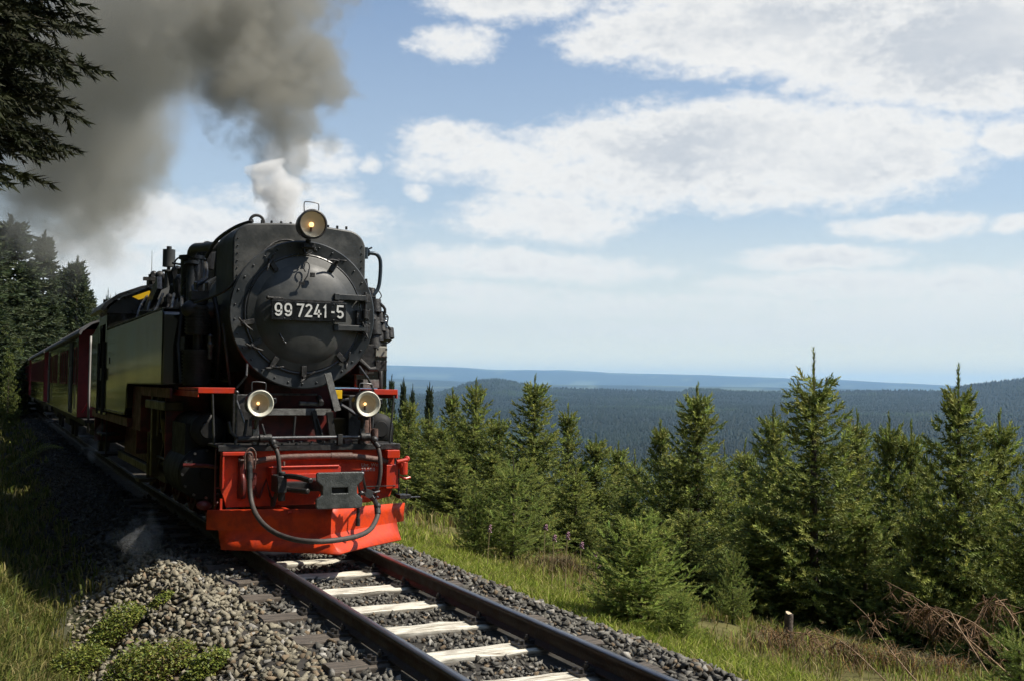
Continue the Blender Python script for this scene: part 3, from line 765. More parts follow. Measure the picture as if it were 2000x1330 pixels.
# --- front platform, buffer beam
s = MB(); s.box(-.905, .935, 10.675, 11.95, .985, 1.012); s.box(-.905, .935, 10.67, 10.685, .955, 1.014); plat = LP(s.build('front_platform', m_greasy, bevel=.004, seg=1))
s = MB()
for k in range(13): s.cyl((-.84+.14*k, 10.71, 1.01), (-.84+.14*k, 10.71, 1.028), .014, n=6)
for k in range(9): s.cyl((-.5+.12*k, 11.0, 1.01), (-.5+.12*k, 11.0, 1.03), .016, n=6)
q = sub(s.build('platform_bolts', m_steel), plat); tag(q, kind='stuff')
s = MB(); s.prism([(-.865, .955), (.90, .955), (.90, .60), (.86, .47), (.62, .415), (-.80, .415), (-.865, .62)], 10.75, 10.775)
for sx in (-1, 1): a, b_ = sorted((sx*.40, sx*.43)); s.box(a, b_, 10.776, 13, .5, .94)
beam = LP(s.build('buffer_beam', m_orange, bevel=.005))
s = MB(); s.box(-.865, -.60, 10.655, 10.749, .915, .952); s.box(-.865, -.845, 10.66, 10.749, .60, .914); sub(s.build('beam_flange', m_red, bevel=.006), beam)
s = MB(); s.box(.77, .90, 10.62, 10.748, .56, .80); s.box(.77, .905, 10.60, 10.748, .87, .95); s.cyl((.90, 10.62, .80), (.98, 10.66, .80), .045, n=16); s.cyl((.955, 10.62, .70), (.955, 10.62, .83), .042, n=16)
s.cyl((.87, 10.60, .83), (.99, 10.60, .85), .022, n=10); s.sph((.99, 10.62, .86), .03, n=10); s.tube([(.91, 10.62, .68), (.97, 10.6, .66), (1.03, 10.62, .67)], .014, n=8)
sub(s.build('beam_bracket', m_red, bevel=.006, seg=1), beam)
# inspection lettering on the beam
def text_obj(body, size, x, z, y, m, parent, ext=.0008):
    cu = bpy.data.curves.new('lettering', 'FONT'); cu.body = body; cu.size = size; cu.extrude = ext; cu.space_line = .95
    tmp = bpy.data.objects.new('lettering', cu); col.objects.link(tmp)
    me = bpy.data.meshes.new_from_object(tmp.evaluated_get(bpy.context.evaluated_depsgraph_get())); bpy.data.objects.remove(tmp)
    me.materials.clear(); me.materials.append(m); me.transform(Matrix.Translation((x, y, z)) @ Matrix.Rotation(R_(90), 4, 'X'))
    return link('lettering', me, parent)
text_obj('Unt. We\n23.04.0', .050, .545, .780, 10.745, m_white, beam)
# box behind the coupler with ribbed red cover
s = MB(); s.box(-.42, .27, 10.55, 10.748, .735, .80); s.box(-.42, .27, 10.53, 10.60, .66, .74); s.tube([(-.42, 10.55, .807), (.25, 10.55, .807)], .012, n=8)
sub(s.build('draw_gear_housing', m_red, bevel=.010), beam)
s = MB(); s.cyl((-.30, 10.55, .822), (-.30, 10.55, .86), .012, n=8); sub(s.build('housing_bolt', m_rustpipe), beam)
# steam heating pipe under the platform edge
s = MB(); s.tube([(-.60, 10.70, .83), (-.50, 10.68, .865), (-.2, 10.67, .895), (.35, 10.67, .895), (.62, 10.67, .865), (.80, 10.68, .835)], .030, n=14, sub=4)
s.cyl((.20, 10.67, .897), (.42, 10.67, .893), .036, n=14)
LP(s.build('steam_heating_pipe', m_rustpipe, smooth=True, auto=35))
# links hanging on the beam face left of the coupler
s = MB()
for k, (z_) in enumerate((.72, .655, .59, .53)): s.cyl((-.565, 10.70, z_), (-.565, 10.745, z_), .032, n=12)
s.tube([(-.535, 10.72, .74), (-.54, 10.72, .60), (-.50, 10.72, .50)], .016, n=8); s.tube([(-.50, 10.70, .50), (-.43, 10.70, .68), (-.39, 10.70, .52), (-.36, 10.70, .48)], .013, n=8)
LP(s.build('safety_chain', m_dkred, smooth=True, auto=35))
# --- coupler: spool shaped face plate with a slot, drawbar, levers
YC = 9.72
out = [(-.205, .815), (.205, .815), (.215, .80), (.215, .735), (.165, .69), (.165, .615), (.215, .575), (.215, .50), (.20, .485), (-.20, .485), (-.215, .50), (-.215, .575), (-.16, .615), (-.16, .69), (-.21, .735), (-.215, .80)]
bm = bmesh.new(); hole = [(-.075, .625), (.075, .625), (.075, .675), (-.075, .675)]
ov = [bm.verts.new((x_, YC, z_)) for x_, z_ in out]; hv = [bm.verts.new((x_, YC, z_)) for x_, z_ in hole]
oe = [bm.edges.new((ov[k], ov[(k+1) % len(ov)])) for k in range(len(ov))]; he = [bm.edges.new((hv[k], hv[(k+1) % 4])) for k in range(4)]
bmesh.ops.triangle_fill(bm, use_beauty=True, edges=oe+he)
s = MB(); s.bm.free(); s.bm = bm
cpl = LP(s.build('coupler_plate', m_greasy)); md = cpl.modifiers.new('solid', 'SOLIDIFY'); md.thickness = .045; md.offset = -1 if False else 0
md = cpl.modifiers.new('bevel', 'BEVEL'); md.width = .008; md.segments = 2; md.limit_method = 'ANGLE'
m_cpl = mat('coupler_scuffed', (.050, .055, .050), .42, .25, c2=(.095, .10, .092), scale=9, bump=.3, bscale=60); cpl.data.materials.clear(); cpl.data.materials.append(m_cpl)
s = MB(); s.box(-.09, .09, YC+.03, 10.55, .61, .70); s.box(-.13, .13, YC+.028, YC+.16, .54, .76)
s.tube([(-.20, 9.95, .72), (-.27, 10.2, .74), (-.36, 10.35, .73), (-.37, 10.42, .66), (-.30, 10.35, .61), (-.18, 10.1, .61)], .026, n=10, sub=3)
s.box(-.42, -.33, 10.30, 10.56, .58, .74); s.cyl((-.365, 10.36, .50), (-.365, 10.36, .78), .035, n=12); s.box(-.34, .3, 10.40, 10.55, .58, .67)
LP(s.build('drawbar', m_greasy, bevel=.008, seg=1, smooth=True, auto=35))
s = MB()
s.cyl((.235, 9.78, .79), (.335, 9.95, .60), .013, n=8); s.cyl((.205, 9.82, .72), (.265, 9.93, .60), .011, n=8); s.sph((.235, 9.78, .79), .022, n=10)
s.cyl((.25, 9.90, .595), (.37, 9.92, .590), .018, n=10); s.cyl((.335, 9.86, .595), (.335, 9.98, .595), .040, n=14); s.sph((.27, 9.90, .60), .024, n=10)
s.tube([(.36, 9.95, .60), (.42, 10.1, .60), (.50, 10.2, .57), (.56, 10.22, .58)], .010, n=8)
s.tube([(.40, 10.05, .60), (.44, 10.02, .53), (.47, 10.0, .55)], .010, n=8)
LP(s.build('uncoupling_lever', m_steel, smooth=True, auto=35))
s = MB(); s.cyl((.255, 9.95, .58), (.262, 9.97, .52), .030, n=10); s.cyl((.262, 9.96, .53), (.255, 9.94, .30), .017, n=10); s.cyl((.255, 9.94, .36), (.255, 9.94, .29), .022, n=10)
LP(s.build('hanging_pin', m_greasy, smooth=True, auto=35))
# --- hoses
s = MB(); s.tube([PY(*q) for q in [(487, 925, 10.45), (489, 965, 10.42), (496, 995, 10.3), (512, 1020, 10.05), (538, 1040, 9.75), (575, 1053, 9.45), (620, 1057, 9.33), (665, 1053, 9.38), (702, 1045, 9.55), (724, 1032, 9.75), (735, 1013, 9.92), (738, 1001, 9.98)]], .0235, n=16, sub=6)
ho = LP(s.build('brake_hose', m_hose, smooth=True))
s = MB(); a = Vector(PY(738, 1003, 9.97)); b_ = Vector(PY(737, 990, 10.0)); s.cyl(a, b_, .030, n=14); s.sph(b_ + Vector((-.0, 0, .012)), .036, n=12); s.tube([b_, b_ + Vector((.01, .1, .05)), b_+Vector((.02, .35, .09))], .024, n=10)
s.cyl(Vector(PY(487, 935, 10.45)), Vector(PY(487, 900, 10.47)), .030, n=14)
sub(s.build('hose_coupling', m_greasy, smooth=True, auto=35), ho)
s = MB(); q = Vector(PY(487, 902, 10.48)); s.cyl(q+Vector((0, 0, -.06)), q+Vector((0, 0, .06)), .040, n=14); s.sph(q+Vector((0, 0, .07)), .035, n=12); s.cyl(q+Vector((-.1, 0, .02)), q+Vector((.08, 0, .02)), .014, n=8); s.tube([q+Vector((0, .02, .0)), q+Vector((0, .2, .03)), q+Vector((0, .3, .03))], .025, n=10)
s.tube([q+Vector((-.045, -.03, -.06)), q+Vector((-.05, -.04, .08)), q+Vector((0, -.045, .14)), q+Vector((.05, -.04, .08)), q+Vector((.045, -.03, -.06))], .007, n=8, sub=3)
sub(s.build('brake_valve', m_rustpipe, smooth=True, auto=35), ho)
for pts, nm in (([(533, 868, 10.60), (541, 882, 10.55), (545, 905, 10.53), (545, 935, 10.53), (540, 962, 10.53), (533, 984, 10.54)], 'a'), ([(731, 862, 10.58), (740, 880, 10.53), (743, 905, 10.50), (742, 930, 10.50), (737, 952, 10.52), (730, 968, 10.56)], 'b')):
    s = MB(); s.tube([PY(*q) for q in pts], .021, n=14, sub=5); ho = LP(s.build('air_hose', m_hose, smooth=True))
    s = MB(); s.cyl(PY(*pts[0]), PY(pts[1][0], pts[1][1]-6, pts[1][2]), .027, n=12); s.cyl(PY(pts[-1][0]+1, pts[-1][1]-14, pts[-1][2]), PY(pts[-1][0], pts[-1][1]+4, pts[-1][2]), .026, n=12)
    s.sph(PY(pts[0][0], pts[0][1]-4, pts[0][2]), .040, n=12)
    sub(s.build('hose_coupling', m_greasy, smooth=True, auto=35), ho)
s = MB(); s.cyl((-.47, 10.66, 1.080), (.55, 10.66, 1.085), .019, n=12); pp = LP(s.build('steam_pipe_rail', m_steel, smooth=True, auto=35))
s = MB(); s.cyl((-.52, 10.66, 1.08), (-.40, 10.66, 1.08), .042, n=12); s.cyl((-.72, 10.68, 1.07), (-.52, 10.66, 1.08), .030, n=10); s.cyl((.50, 10.66, 1.085), (.60, 10.66, 1.085), .042, n=12); s.box(.26, .31, 10.63, 10.69, 1.01, 1.115)
s.tube([(-.72, 10.70, 1.08), (-.78, 10.72, 1.14), (-.80, 10.72, 1.24)], .016, n=8); s.tube([(-.66, 10.70, 1.08), (-.64, 10.72, 1.16), (-.63, 10.72, 1.26)], .016, n=8); s.tube([(-.50, 10.64, 1.22), (-.47, 10.64, 1.12), (-.46, 10.64, 1.08)], .011, n=8)
sub(s.build('pipe_fittings', m_greasy, bevel=.003, seg=1, smooth=True, auto=35), pp)
# --- centre step and the recess under the smokebox
s = MB(); s.box(-.46, .30, 11.02, 11.22, 1.335, 1.355); s.box(-.46, .30, 11.015, 11.03, 1.29, 1.357); LP(s.build('tread_step', m_grey, bevel=.003, seg=1))
s = MB(); s.box(-.50, .42, 11.23, 11.26, 1.01, 1.33); s.prism([(-.5, 1.0), (-.45, 1.75), (.45, 1.75), (.5, 1.0)], 11.6, 12.4); LP(s.build('saddle', m_dkred))
for sx in (-1, 1):
    s = MB(); s.box(*sorted((sx*.50, sx*.66)), 11.06, 12.3, 1.02, 1.50); s.box(*sorted((sx*.66, sx*.70)), 11.05, 12.3, 1.1, 1.53); LP(s.build('shade_casing', m_greasy, bevel=.01))  # saddle side boxes, added to keep the sun off the valve chests
s = MB(); s.box(.12, .17, 10.98, 11.02, 1.012, 1.34, rot=Matrix.Rotation(R_(-12), 3, 'Y')); s.box(.27, .335, 11.0, 11.04, 1.012, 1.33, rot=Matrix.Rotation(R_(-8), 3, 'Y')); s.cyl((.14, 10.97, 1.26), (.21, 10.96, 1.04), .012, n=8)
s.cyl((-.1, 10.99, 1.012), (-.08, 11.0, 1.28), .014, n=8)
LP(s.build('saddle_stay', m_greasy, bevel=.003, seg=1))
s = MB(); s.box(-.035, .035, -.012, .012, -.20, .20); o = LP(s.build('grey_brace', m_grey, bevel=.003, seg=1)); o.matrix_parent_inverse = Matrix.Translation(-loco.location); o.location = (.275, 10.9, 1.53); o.rotation_euler = (R_(-8), R_(-14), 0)
s = MB(); s.box(.34, .44, 11.1, 11.14, 1.46, 1.55); LP(s.build('yellow_plate', m_yellow, bevel=.003, seg=1))
s = MB(); s.box(.36, .56, 11.15, 11.40, 1.05, 1.26); LP(s.build('tool_box', m_oily, bevel=.01))
s = MB(); s.tube([(.36, 11.05, 1.38), (.42, 11.0, 1.45), (.48, 11.0, 1.46)], .014, n=8); s.tube([(.40, 11.02, 1.40), (.50, 11.0, 1.34), (.56, 11.0, 1.30)], .02, n=8); s.cyl((.0, 11.15, 1.41), (.2, 11.15, 1.40), .022, n=10); s.cyl((-.3, 11.2, 1.50), (.2, 11.2, 1.50), .010, n=8); s.cyl((.22, 11.1, 1.41), (.22, 11.2, 1.47), .03, n=8)
LP(s.build('lubricator_pipes', m_steel, smooth=True, auto=35))
s = MB(); s.cyl((.70, 10.80, 1.012), (.70, 10.80, 1.16), .036, n=12); s.tube([(.64, 10.80, 1.30), (.65, 10.80, 1.15), (.64, 10.80, 1.01)], .012, n=8); s.cyl((.60, 10.82, 1.01), (.60, 10.82, 1.27), .045, n=12); s.cyl((.36, 10.76, 1.01), (.44, 10.76, 1.012), .05, n=12)
LP(s.build('small_reservoir', m_rustpipe, smooth=True, auto=35))
# --- snow plough
bm = bmesh.new()
def plough_side(sx, tipx):
    rows = []; t1 = (tipx-.10)/tipx
    ts = [t1*k/9 for k in range(10)] + [1.0]
    for t in ts:
        X = sx*tipx*t; e = t**.9
        def yy(nose, tip): return nose + (tip-nose)*e
        pr = [(.455-.055*t, yy(9.94, 10.73)), (.35-.03*t, yy(9.955, 10.75)), (.22-.01*t, yy(9.96, 10.755)), (.14-.01*t, yy(9.88, 10.71)), (.075-.03*t, yy(9.68, 10.63))]
        rows.append([bm.verts.new((X, y_, z_)) for z_, y_ in (pr if t < 1 else pr[:3])])
    for a, b2 in zip(rows, rows[1:]):
        for j in range(min(len(a), len(b2))-1): bm.faces.new((a[j], b2[j], b2[j+1], a[j+1]))
plough_side(-1, .98); plough_side(1, 1.01)
bmesh.ops.remove_doubles(bm, verts=bm.verts, dist=.0005)
s = MB(); s.bm.free(); s.bm = bm
plo = LP(s.build('snow_plough', m_orange, smooth=True, auto=22)); md = plo.modifiers.new('solid', 'SOLIDIFY'); md.thickness = .014; md.offset = 0
s = MB(); s.box(-.86, -.84, 10.74, 10.80, .38, .50); s.box(.3, .34, 10.2, 10.75, .40, .43); s.box(-.34, -.3, 10.2, 10.75, .40, .43)
sub(s.build('plough_stay', m_red), plo)
s = MB(); s.cyl((.985, 10.60, .56), (.985, 10.62, .44), .008, n=8); s.box(.90, 1.02, 10.56, 10.70, .46, .50); s.box(1.0, 1.13, 10.58, 10.64, .465, .475); s.cyl((.92, 10.7, .95), (.92, 10.66, .49), .010, n=8); s.tube([(.42, 10.3, .62), (.92, 10.66, .585)], .006, n=6)
LP(s.build('rail_guard_step', m_greasy, bevel=.004, seg=1))
s = MB(); s.cyl((-.90, 10.80, .985), (-.90, 10.80, .40), .010, n=8); s.cyl((-.90, 10.8, .60), (-.60, 10.8, .61), .008, n=8); s.sph((-.97, 10.95, .42), .05, sx=1.6, n=10); s.tube([(-.90, 10.79, .41), (-.89, 10.74, .47)], .012, n=8)
s.tube([(-1.15, 11.1, .80), (-.95, 11.0, .80), (-.87, 10.9, .79)], .02, n=8)
LP(s.build('shunter_step', m_dkred, smooth=True, auto=35))
s = MB(); s.sph((-.66, 10.72, .62), .06, sx=.7, sz=2.2, n=12); s.cyl((-.66, 10.74, .5), (-.66, 10.74, .9), .04, n=10); LP(s.build('air_cock', m_dkred, smooth=True, auto=35))
# --- cylinders, valve chests, motion and wheels on both sides
for sx in (-1, 1):
    s = MB(); X = sx*.90
    pass; s.lathe([(0, .03), (.06, .03), (.07, .0), (.20, -.01), (.25, -.03), (.27, -.06), (.27, -1.0), (0, -1.02)], (X, 11.25, .70), n=40)
    cyl_ = LP(s.build('cylinder', m_soot, smooth=True, auto=30))
    s = MB(); s.lathe([(0, .02), (.08, .02), (.09, .0), (.13, -.01), (.165, -.04), (.165, -1.1), (0, -1.12)], (X, 11.2, 1.14), n=32); s.box(X-.2, X+.2, 11.35, 12.15, .8, 1.2); sub(s.build('valve_chest', m_soot, smooth=True, auto=30), cyl_)
    s = MB()
    for k in range(12): a = R_(30*k); s.cyl((X+.235*math.cos(a), 11.27, .70+.235*math.sin(a)), (X+.235*math.cos(a), 11.235, .70+.235*math.sin(a)), .014, n=6)
    q = sub(s.build('cylinder_studs', m_steel), cyl_); tag(q, kind='stuff')
    s = MB(); s.box(*sorted((sx*.96, sx*1.06)), 12.3, 13.6, 1.02, 1.06); s.box(*sorted((sx*.96, sx*1.06)), 12.3, 13.6, .72, .75); s.box(*sorted((sx*.97, sx*1.17)), 12.25, 13.75, 1.30, 1.40); s.box(*sorted((sx*.95, sx*1.12)), 13.5, 13.62, .5, 1.45)
    LP(s.build('slide_bars', m_oily, bevel=.008, seg=1))
    s = MB(); s.cyl((sx*1.0, 12.3, .72), (sx*1.0, 14.2, .60), .035, n=10); s.box(*sorted((sx*.98, sx*1.03)), 13.0, 17.6, .46, .56); s.cyl((sx*1.05, 12.7, 1.1), (sx*1.02, 13.6, .55), .025, n=8); s.tube([(sx*1.08, 12.9, 1.5), (sx*1.1, 12.75, 1.2), (sx*1.06, 12.8, .95)], .04, n=8)
    LP(s.build('connecting_rods', m_oily, bevel=.005, seg=1))
    for k, Yw in enumerate((13.0, 14.15, 15.3, 16.45, 17.6)):
        s = MB(); s.lathe([(.0, .06), (.08, .06), (.09, .03), (.40, .02), (.41, .04), (.48, .04), (.50, -.02), (.53, -.05), (.53, -.07), (.0, -.07)], (sx*.50, Yw, .50), axis=(sx, 0, 0), n=36)
        w = LP(s.build('driving_wheel', m_dkred, smooth=True, auto=30))
        s = MB()
        for j in range(10): a = R_(36*j); s.box(sx*.53-.02, sx*.53+.02, Yw-.02, Yw+.02, .5-.16, .5+.16) if False else s.cyl((sx*.545, Yw+.08*math.cos(a), .5+.08*math.sin(a)), (sx*.545, Yw+.41*math.cos(a), .5+.41*math.sin(a)), .022, n=6)
        sub(s.build('spokes', m_dkred), w)
s = MB(); s.box(-.45, .45, 11.0, 21.75, .30, .98); LP(s.build('main_frame', m_dkred, bevel=.01))
for sx in (-1, 1):
    s = MB(); X0, X1 = sorted((sx*.60, sx*1.15)); s.box(X0, X1, 12.3, 12.34, .75, 1.52); s.box(*sorted((sx*1.13, sx*1.16)), 12.0, 17.4, 1.44, 1.55); s.box(X0, X1, 14.6, 14.64, .7, 1.5); s.box(*sorted((sx*1.0, sx*1.16)), 14.2, 15.0, 1.0, 1.54)
    s.box(*sorted((sx*1.0, sx*1.22)), 15.0, 19.7, 1.02, 1.14)
    LP(s.build('side_frame', m_dkred, bevel=.006, seg=1))
    s = MB(); s.cyl((sx*1.08, 14.0, 1.0), (sx*1.08, 14.0, .45), .02, n=8); s.box(*sorted((sx*1.0, sx*1.2)), 13.9, 14.2, .40, .44); s.cyl((sx*1.13, 12.9, 1.5), (sx*1.13, 12.95, 1.0), .018, n=8)
    LP(s.build('sand_pipe', m_oily))
# --- side tanks, cab and bunker
TX, TI = 1.25, .86
tankp = [(12.0, 1.575), (12.0, 2.335), (12.04, 2.375), (17.45, 2.375), (17.45, 1.165), (15.1, 1.165), (14.98, 1.25), (14.94, 1.50), (14.86, 1.575)]
for sx in (-1, 1):
    s = MB(); s.prism(tankp, *sorted((sx*TI, sx*TX)), axis='x'); tk = LP(s.build('side_tank', m_gloss, bevel=.022, seg=3, smooth=True, auto=40))
    s = MB(); s.box(*sorted((sx*(TX-.006), sx*(TX+.006))), 16.93, 17.0, 1.86, 1.95)
    sub(s.build('tank_plate', m_greasy), tk)
    s = MB(); s.box(*sorted((sx*(TX+.001), sx*(TX+.008))), 15.2, 17.42, 1.17, 1.20); s.box(*sorted((sx*.80, sx*TX)), 12.0, 17.4, 2.376, 2.39); sub(s.build('tank_edge_strip', m_black), tk)
    s = MB(); s.cyl((sx*1.0, 14.6, 2.38), (sx*1.0, 14.6, 2.5), .16, n=20); s.box(sx*1.0-.02, sx*1.0+.02, 14.4, 14.8, 2.5, 2.53); sub(s.build('filler_lid', m_black, bevel=.01), tk)
# cab: side sheets with door opening, roof, front with windows
s = MB()
for sx in (-1, 1):
    s.box(*sorted((sx*1.235, sx*1.25)), 17.46, 17.62, 1.165, 2.70); s.box(*sorted((sx*1.235, sx*1.25)), 18.42, 18.60, 1.165, 2.70)
    s.box(*sorted((sx*1.235, sx*1.25)), 17.62, 18.42, 2.46, 2.70)
s.box(-1.235, 1.235, 17.45, 17.47, 1.1, 2.72); s.box(-1.2, 1.2, 18.61, 18.63, 1.1, 2.9); s.box(-1.24, 1.24, 17.46, 18.6, 1.10, 1.14)
cab = LP(s.build('cab', m_gloss, bevel=.006, seg=1))
rp = [(-1.36, 2.66), (-1.30, 2.76), (-1.12, 2.90), (-.8, 3.03), (-.4, 3.12), (0, 3.15), (.4, 3.12), (.8, 3.03), (1.12, 2.90), (1.30, 2.76), (1.36, 2.66)]
s = MB(); s.prism(rp + [(x_*.97, z_-.035) for x_, z_ in rp[::-1]], 17.25, 19.1); sub(s.build('cab_roof', m_black, smooth=True, auto=30), cab)
s = MB(); s.prism([(x_*.93, z_-.04) for x_, z_ in rp], 17.42, 17.46); sub(s.build('cab_front', m_black), cab)
s = MB(); s.box(-.55, .25, 17.8, 18.6, 3.12, 3.28); sub(s.build('roof_vent', m_black, bevel=.01), cab)
for sx in (-1, 1):
    s = MB(); s.cyl((sx*1.27, 17.66, 1.1), (sx*1.27, 17.66, 2.2), .016, n=8); s.cyl((sx*1.27, 18.38, 1.1), (sx*1.27, 18.38, 2.2), .016, n=8)
    sub(s.build('cab_handrail', m_greasy), cab)
    s = MB(); s.box(*sorted((sx*1.0, sx*1.26)), 17.7, 18.35, .78, .81); s.box(*sorted((sx*1.0, sx*1.26)), 17.7, 18.35, .48, .51); s.box(*sorted((sx*1.18, sx*1.2)), 17.68, 17.71, .48, 1.12); s.box(*sorted((sx*1.18, sx*1.2)), 18.34, 18.37, .48, 1.12); sub(s.build('cab_steps', m_greasy), cab)
    s = MB(); s.box(*sorted((sx*1.26, sx*1.30)), 17.55, 17.75, 1.62, 1.80); sub(s.build('door_hinge', m_greasy), cab)
s = MB(); s.prism([(-1.25, 1.165), (-1.25, 2.35), (-1.05, 2.75), (1.05, 2.75), (1.25, 2.35), (1.25, 1.165)], 18.64, 19.75); s.prism([(-.98, 1.0), (-.98, 2.45), (-.85, 2.62), (.85, 2.62), (.98, 2.45), (.98, 1.0)], 19.70, 21.75); LP(s.build('coal_bunker', m_gloss, bevel=.02, smooth=True, auto=40))
s = MB(); s.box(-.98, .98, 21.76, 21.86, .5, 1.0); LP(s.build('rear_beam', m_dkred))
# --- air pump and pipework left of the smokebox
s = MB(); X, Y = -.93, 11.75
for z0, r, n_ in ((1.60, .155, 10), (2.12, .135, 8)):
    for k in range(n_): s.cyl((X, Y, z0+.035*k), (X, Y, z0+.035*k+.018), r, n=24)
    s.cyl((X, Y, z0-.02), (X, Y, z0+.035*n_), r*.9, n=24)
s.cyl((X, Y, 1.96), (X, Y, 2.12), .05, n=12); s.cyl((X, Y, 2.42), (X, Y, 2.47), .10, n=16); s.box(X-.09, X+.09, Y-.09, Y+.09, 2.46, 2.55)
pump = LP(s.build('air_pump', m_greasy, smooth=True, auto=35))
s = MB(); s.cyl((X-.05, Y-.10, 2.56), (X-.05, Y-.10, 2.63), .018, n=8); s.cyl((X+.06, Y-.10, 2.56), (X+.06, Y-.10, 2.63), .018, n=8); s.sph((X-.05, Y-.1, 2.63), .022, n=8); s.sph((X+.06, Y-.1, 2.63), .022, n=8); s.cyl((X+.1, Y-.16, 1.85), (X+.1, Y-.16, 2.08), .025, n=8); s.sph((X+.1, Y-.16, 2.0), .035, n=8); s.sph((X+.1, Y-.16, 2.08), .03, n=8)
sub(s.build('pump_valves', m_steel, smooth=True, auto=35), pump)
s = MB()
s.sph((X-.06, Y-.02, 2.36), .10, sx=1.2, n=14); s.sph((X+.12, Y-.02, 2.36), .09, sx=1.2, n=14)
s.tube([(X, Y, 2.5), (X+.0, Y+.3, 2.62), (-.75, 12.4, 2.75), (-.70, 12.7, 2.95)], .03, n=10, sub=3)
s.tube([(-.70, 11.9, 1.6), (-.72, 11.7, 1.9), (-.74, 11.6, 2.2), (-.78, 11.7, 2.5)], .025, n=10, sub=3); s.tube([(-1.08, 11.8, 1.6), (-1.1, 11.9, 2.0), (-1.05, 12.0, 2.4)], .02, n=8)
s.tube([(-.68, 11.3, 1.60), (-.74, 11.2, 1.9), (-.78, 11.22, 2.2)], .016, n=8, sub=3)
sub(s.build('pump_pipes', m_greasy, smooth=True, auto=35), pump)
s = MB(); s.tube([PX(373, 600, -.75), PX(373, 540, -.75), PX(374, 500, -.75), PX(380, 486, -.75), PX(395, 484, -.73), PX(424, 482, -.69)], .055, n=14, sub=3); s.cyl(PX(374, 518, -.75), PX(374, 512, -.75), .085, n=16)
LP(s.build('elbow_pipe', m_casing, smooth=True, auto=35))
p0 = Vector(PX(375, 560, -.72)); s = MB(); s.cyl((p0.x, p0.y, 2.38), (p0.x, p0.y, 3.06), .13, n=20); s.cyl((p0.x, p0.y, 3.06), (p0.x, p0.y, 3.10), .16, n=20); LP(s.build('feed_water_column', m_black, smooth=True, auto=35))
# exhaust silencer, handwheel, antenna, sign on the boiler top
q = Vector(PX(330, 505, -.62)); zt = q.z
s = MB(); s.cyl((q.x, q.y, zt-.12), (q.x, q.y, zt+.12), .085, n=20); s.cyl((q.x, q.y, zt+.12), (q.x, q.y, zt+.165), .035, n=12); s.cyl((q.x, q.y, zt-.20), (q.x, q.y, zt-.12), .025, n=10); s.cyl((q.x, q.y, zt-.19), (q.x, q.y, zt-.165), .09, n=16); s.cyl((q.x, q.y, 2.7), (q.x, q.y, zt-.19), .055, n=12)
s.cyl((q.x-.15, q.y-.1, 2.7), (q.x+.2, q.y-.1, 2.9), .12, n=14)
LP(s.build('generator_silencer', m_casing, smooth=True, auto=35))
h_ = Vector(PX(354, 516, -.60)); s = MB()
s.lathe([(.085, -.01), (.10, -.01), (.10, .01), (.085, .01)], h_, axis=(-.5, -.8, .1), n=20, close=True)
s.cyl(h_ - Vector((.085, -.05, 0)), h_ + Vector((.085, -.05, 0)), .01, n=6); s.cyl(h_ - Vector((0, 0, .09)), h_ + Vector((0, 0, .09)), .01, n=6); s.cyl(h_ - Vector((.12, .05, .0)), h_ + Vector((.15, .1, -.02)), .014, n=6)
s.cyl(h_ + Vector((.02, .05, -.5)), h_ + Vector((.02, .05, -.1)), .04, n=8)
LP(s.build('handwheel', m_greasy, smooth=True, auto=35))
s = MB(); rnd = random.Random(3)
for (px, py, X, r) in [(300, 545, -.55, .07), (312, 550, -.5, .09), (345, 545, -.62, .10), (352, 560, -.66, .09), (322, 560, -.62, .10), (360, 535, -.6, .07), (338, 570, -.72, .06), (308, 575, -.72, .07), (330, 590, -.8, .06), (395, 505, -.55, .10), (405, 500, -.5, .10)]:
    c = Vector(PX(px, py, X)); s.cyl(c - Vector((0, 0, r*1.6)), c + Vector((rnd.uniform(-.05, .05), 0, r)), r*.8, n=10); s.sph(c + Vector((0, 0, r)), r*.8, n=10)
    s.tube([c, c+Vector((-.06, rnd.uniform(-.2, .2), -.16)), c+Vector((-.12, rnd.uniform(-.3, .3), -.42))], .016, n=6)
LP(s.build('boiler_fittings', m_greasy, smooth=True, auto=35))
s = MB()
for (x0_, x1_) in ((300, 285), (318, 300), (340, 335), (355, 360), (290, 262), (235, 222), (243, 228)):
    s.tube([PX(x0_, 575, -.80), PX((x0_+x1_)/2-2, 600, -.95), PX(x1_, 640 if x1_ < 300 else 612, -1.05)], .018, n=8, sub=3)
s.box(-.9, -.84, 14.9, 16.8, 2.55, 2.72, rot=Matrix.Rotation(R_(-16), 3, 'X'))
LP(s.build('injector_pipes', m_steel, smooth=True, auto=35))
s = MB(); a = Vector(PX(296, 545, -.6)); b_ = Vector(PX(297, 490, -.6)); s.cyl(a, b_, .006, .003, n=6); s.box(a.x-.12, a.x+.2, a.y-.05, a.y+.05, a.z-.03, a.z+.02); s.cyl(a + Vector((-.1, 0, -.25)), a, .012, n=6); LP(s.build('antenna', m_greasy))
c = Vector(PX(277, 574, -.9)); s = MB(); s.prism([(c.x-.13, c.z-.05), (c.x+.11, c.z+.05), (c.x+.13, c.z-.03), (c.x-.04, c.z-.09)], c.y, c.y+.015); LP(s.build('yellow_sign', m_yellow))
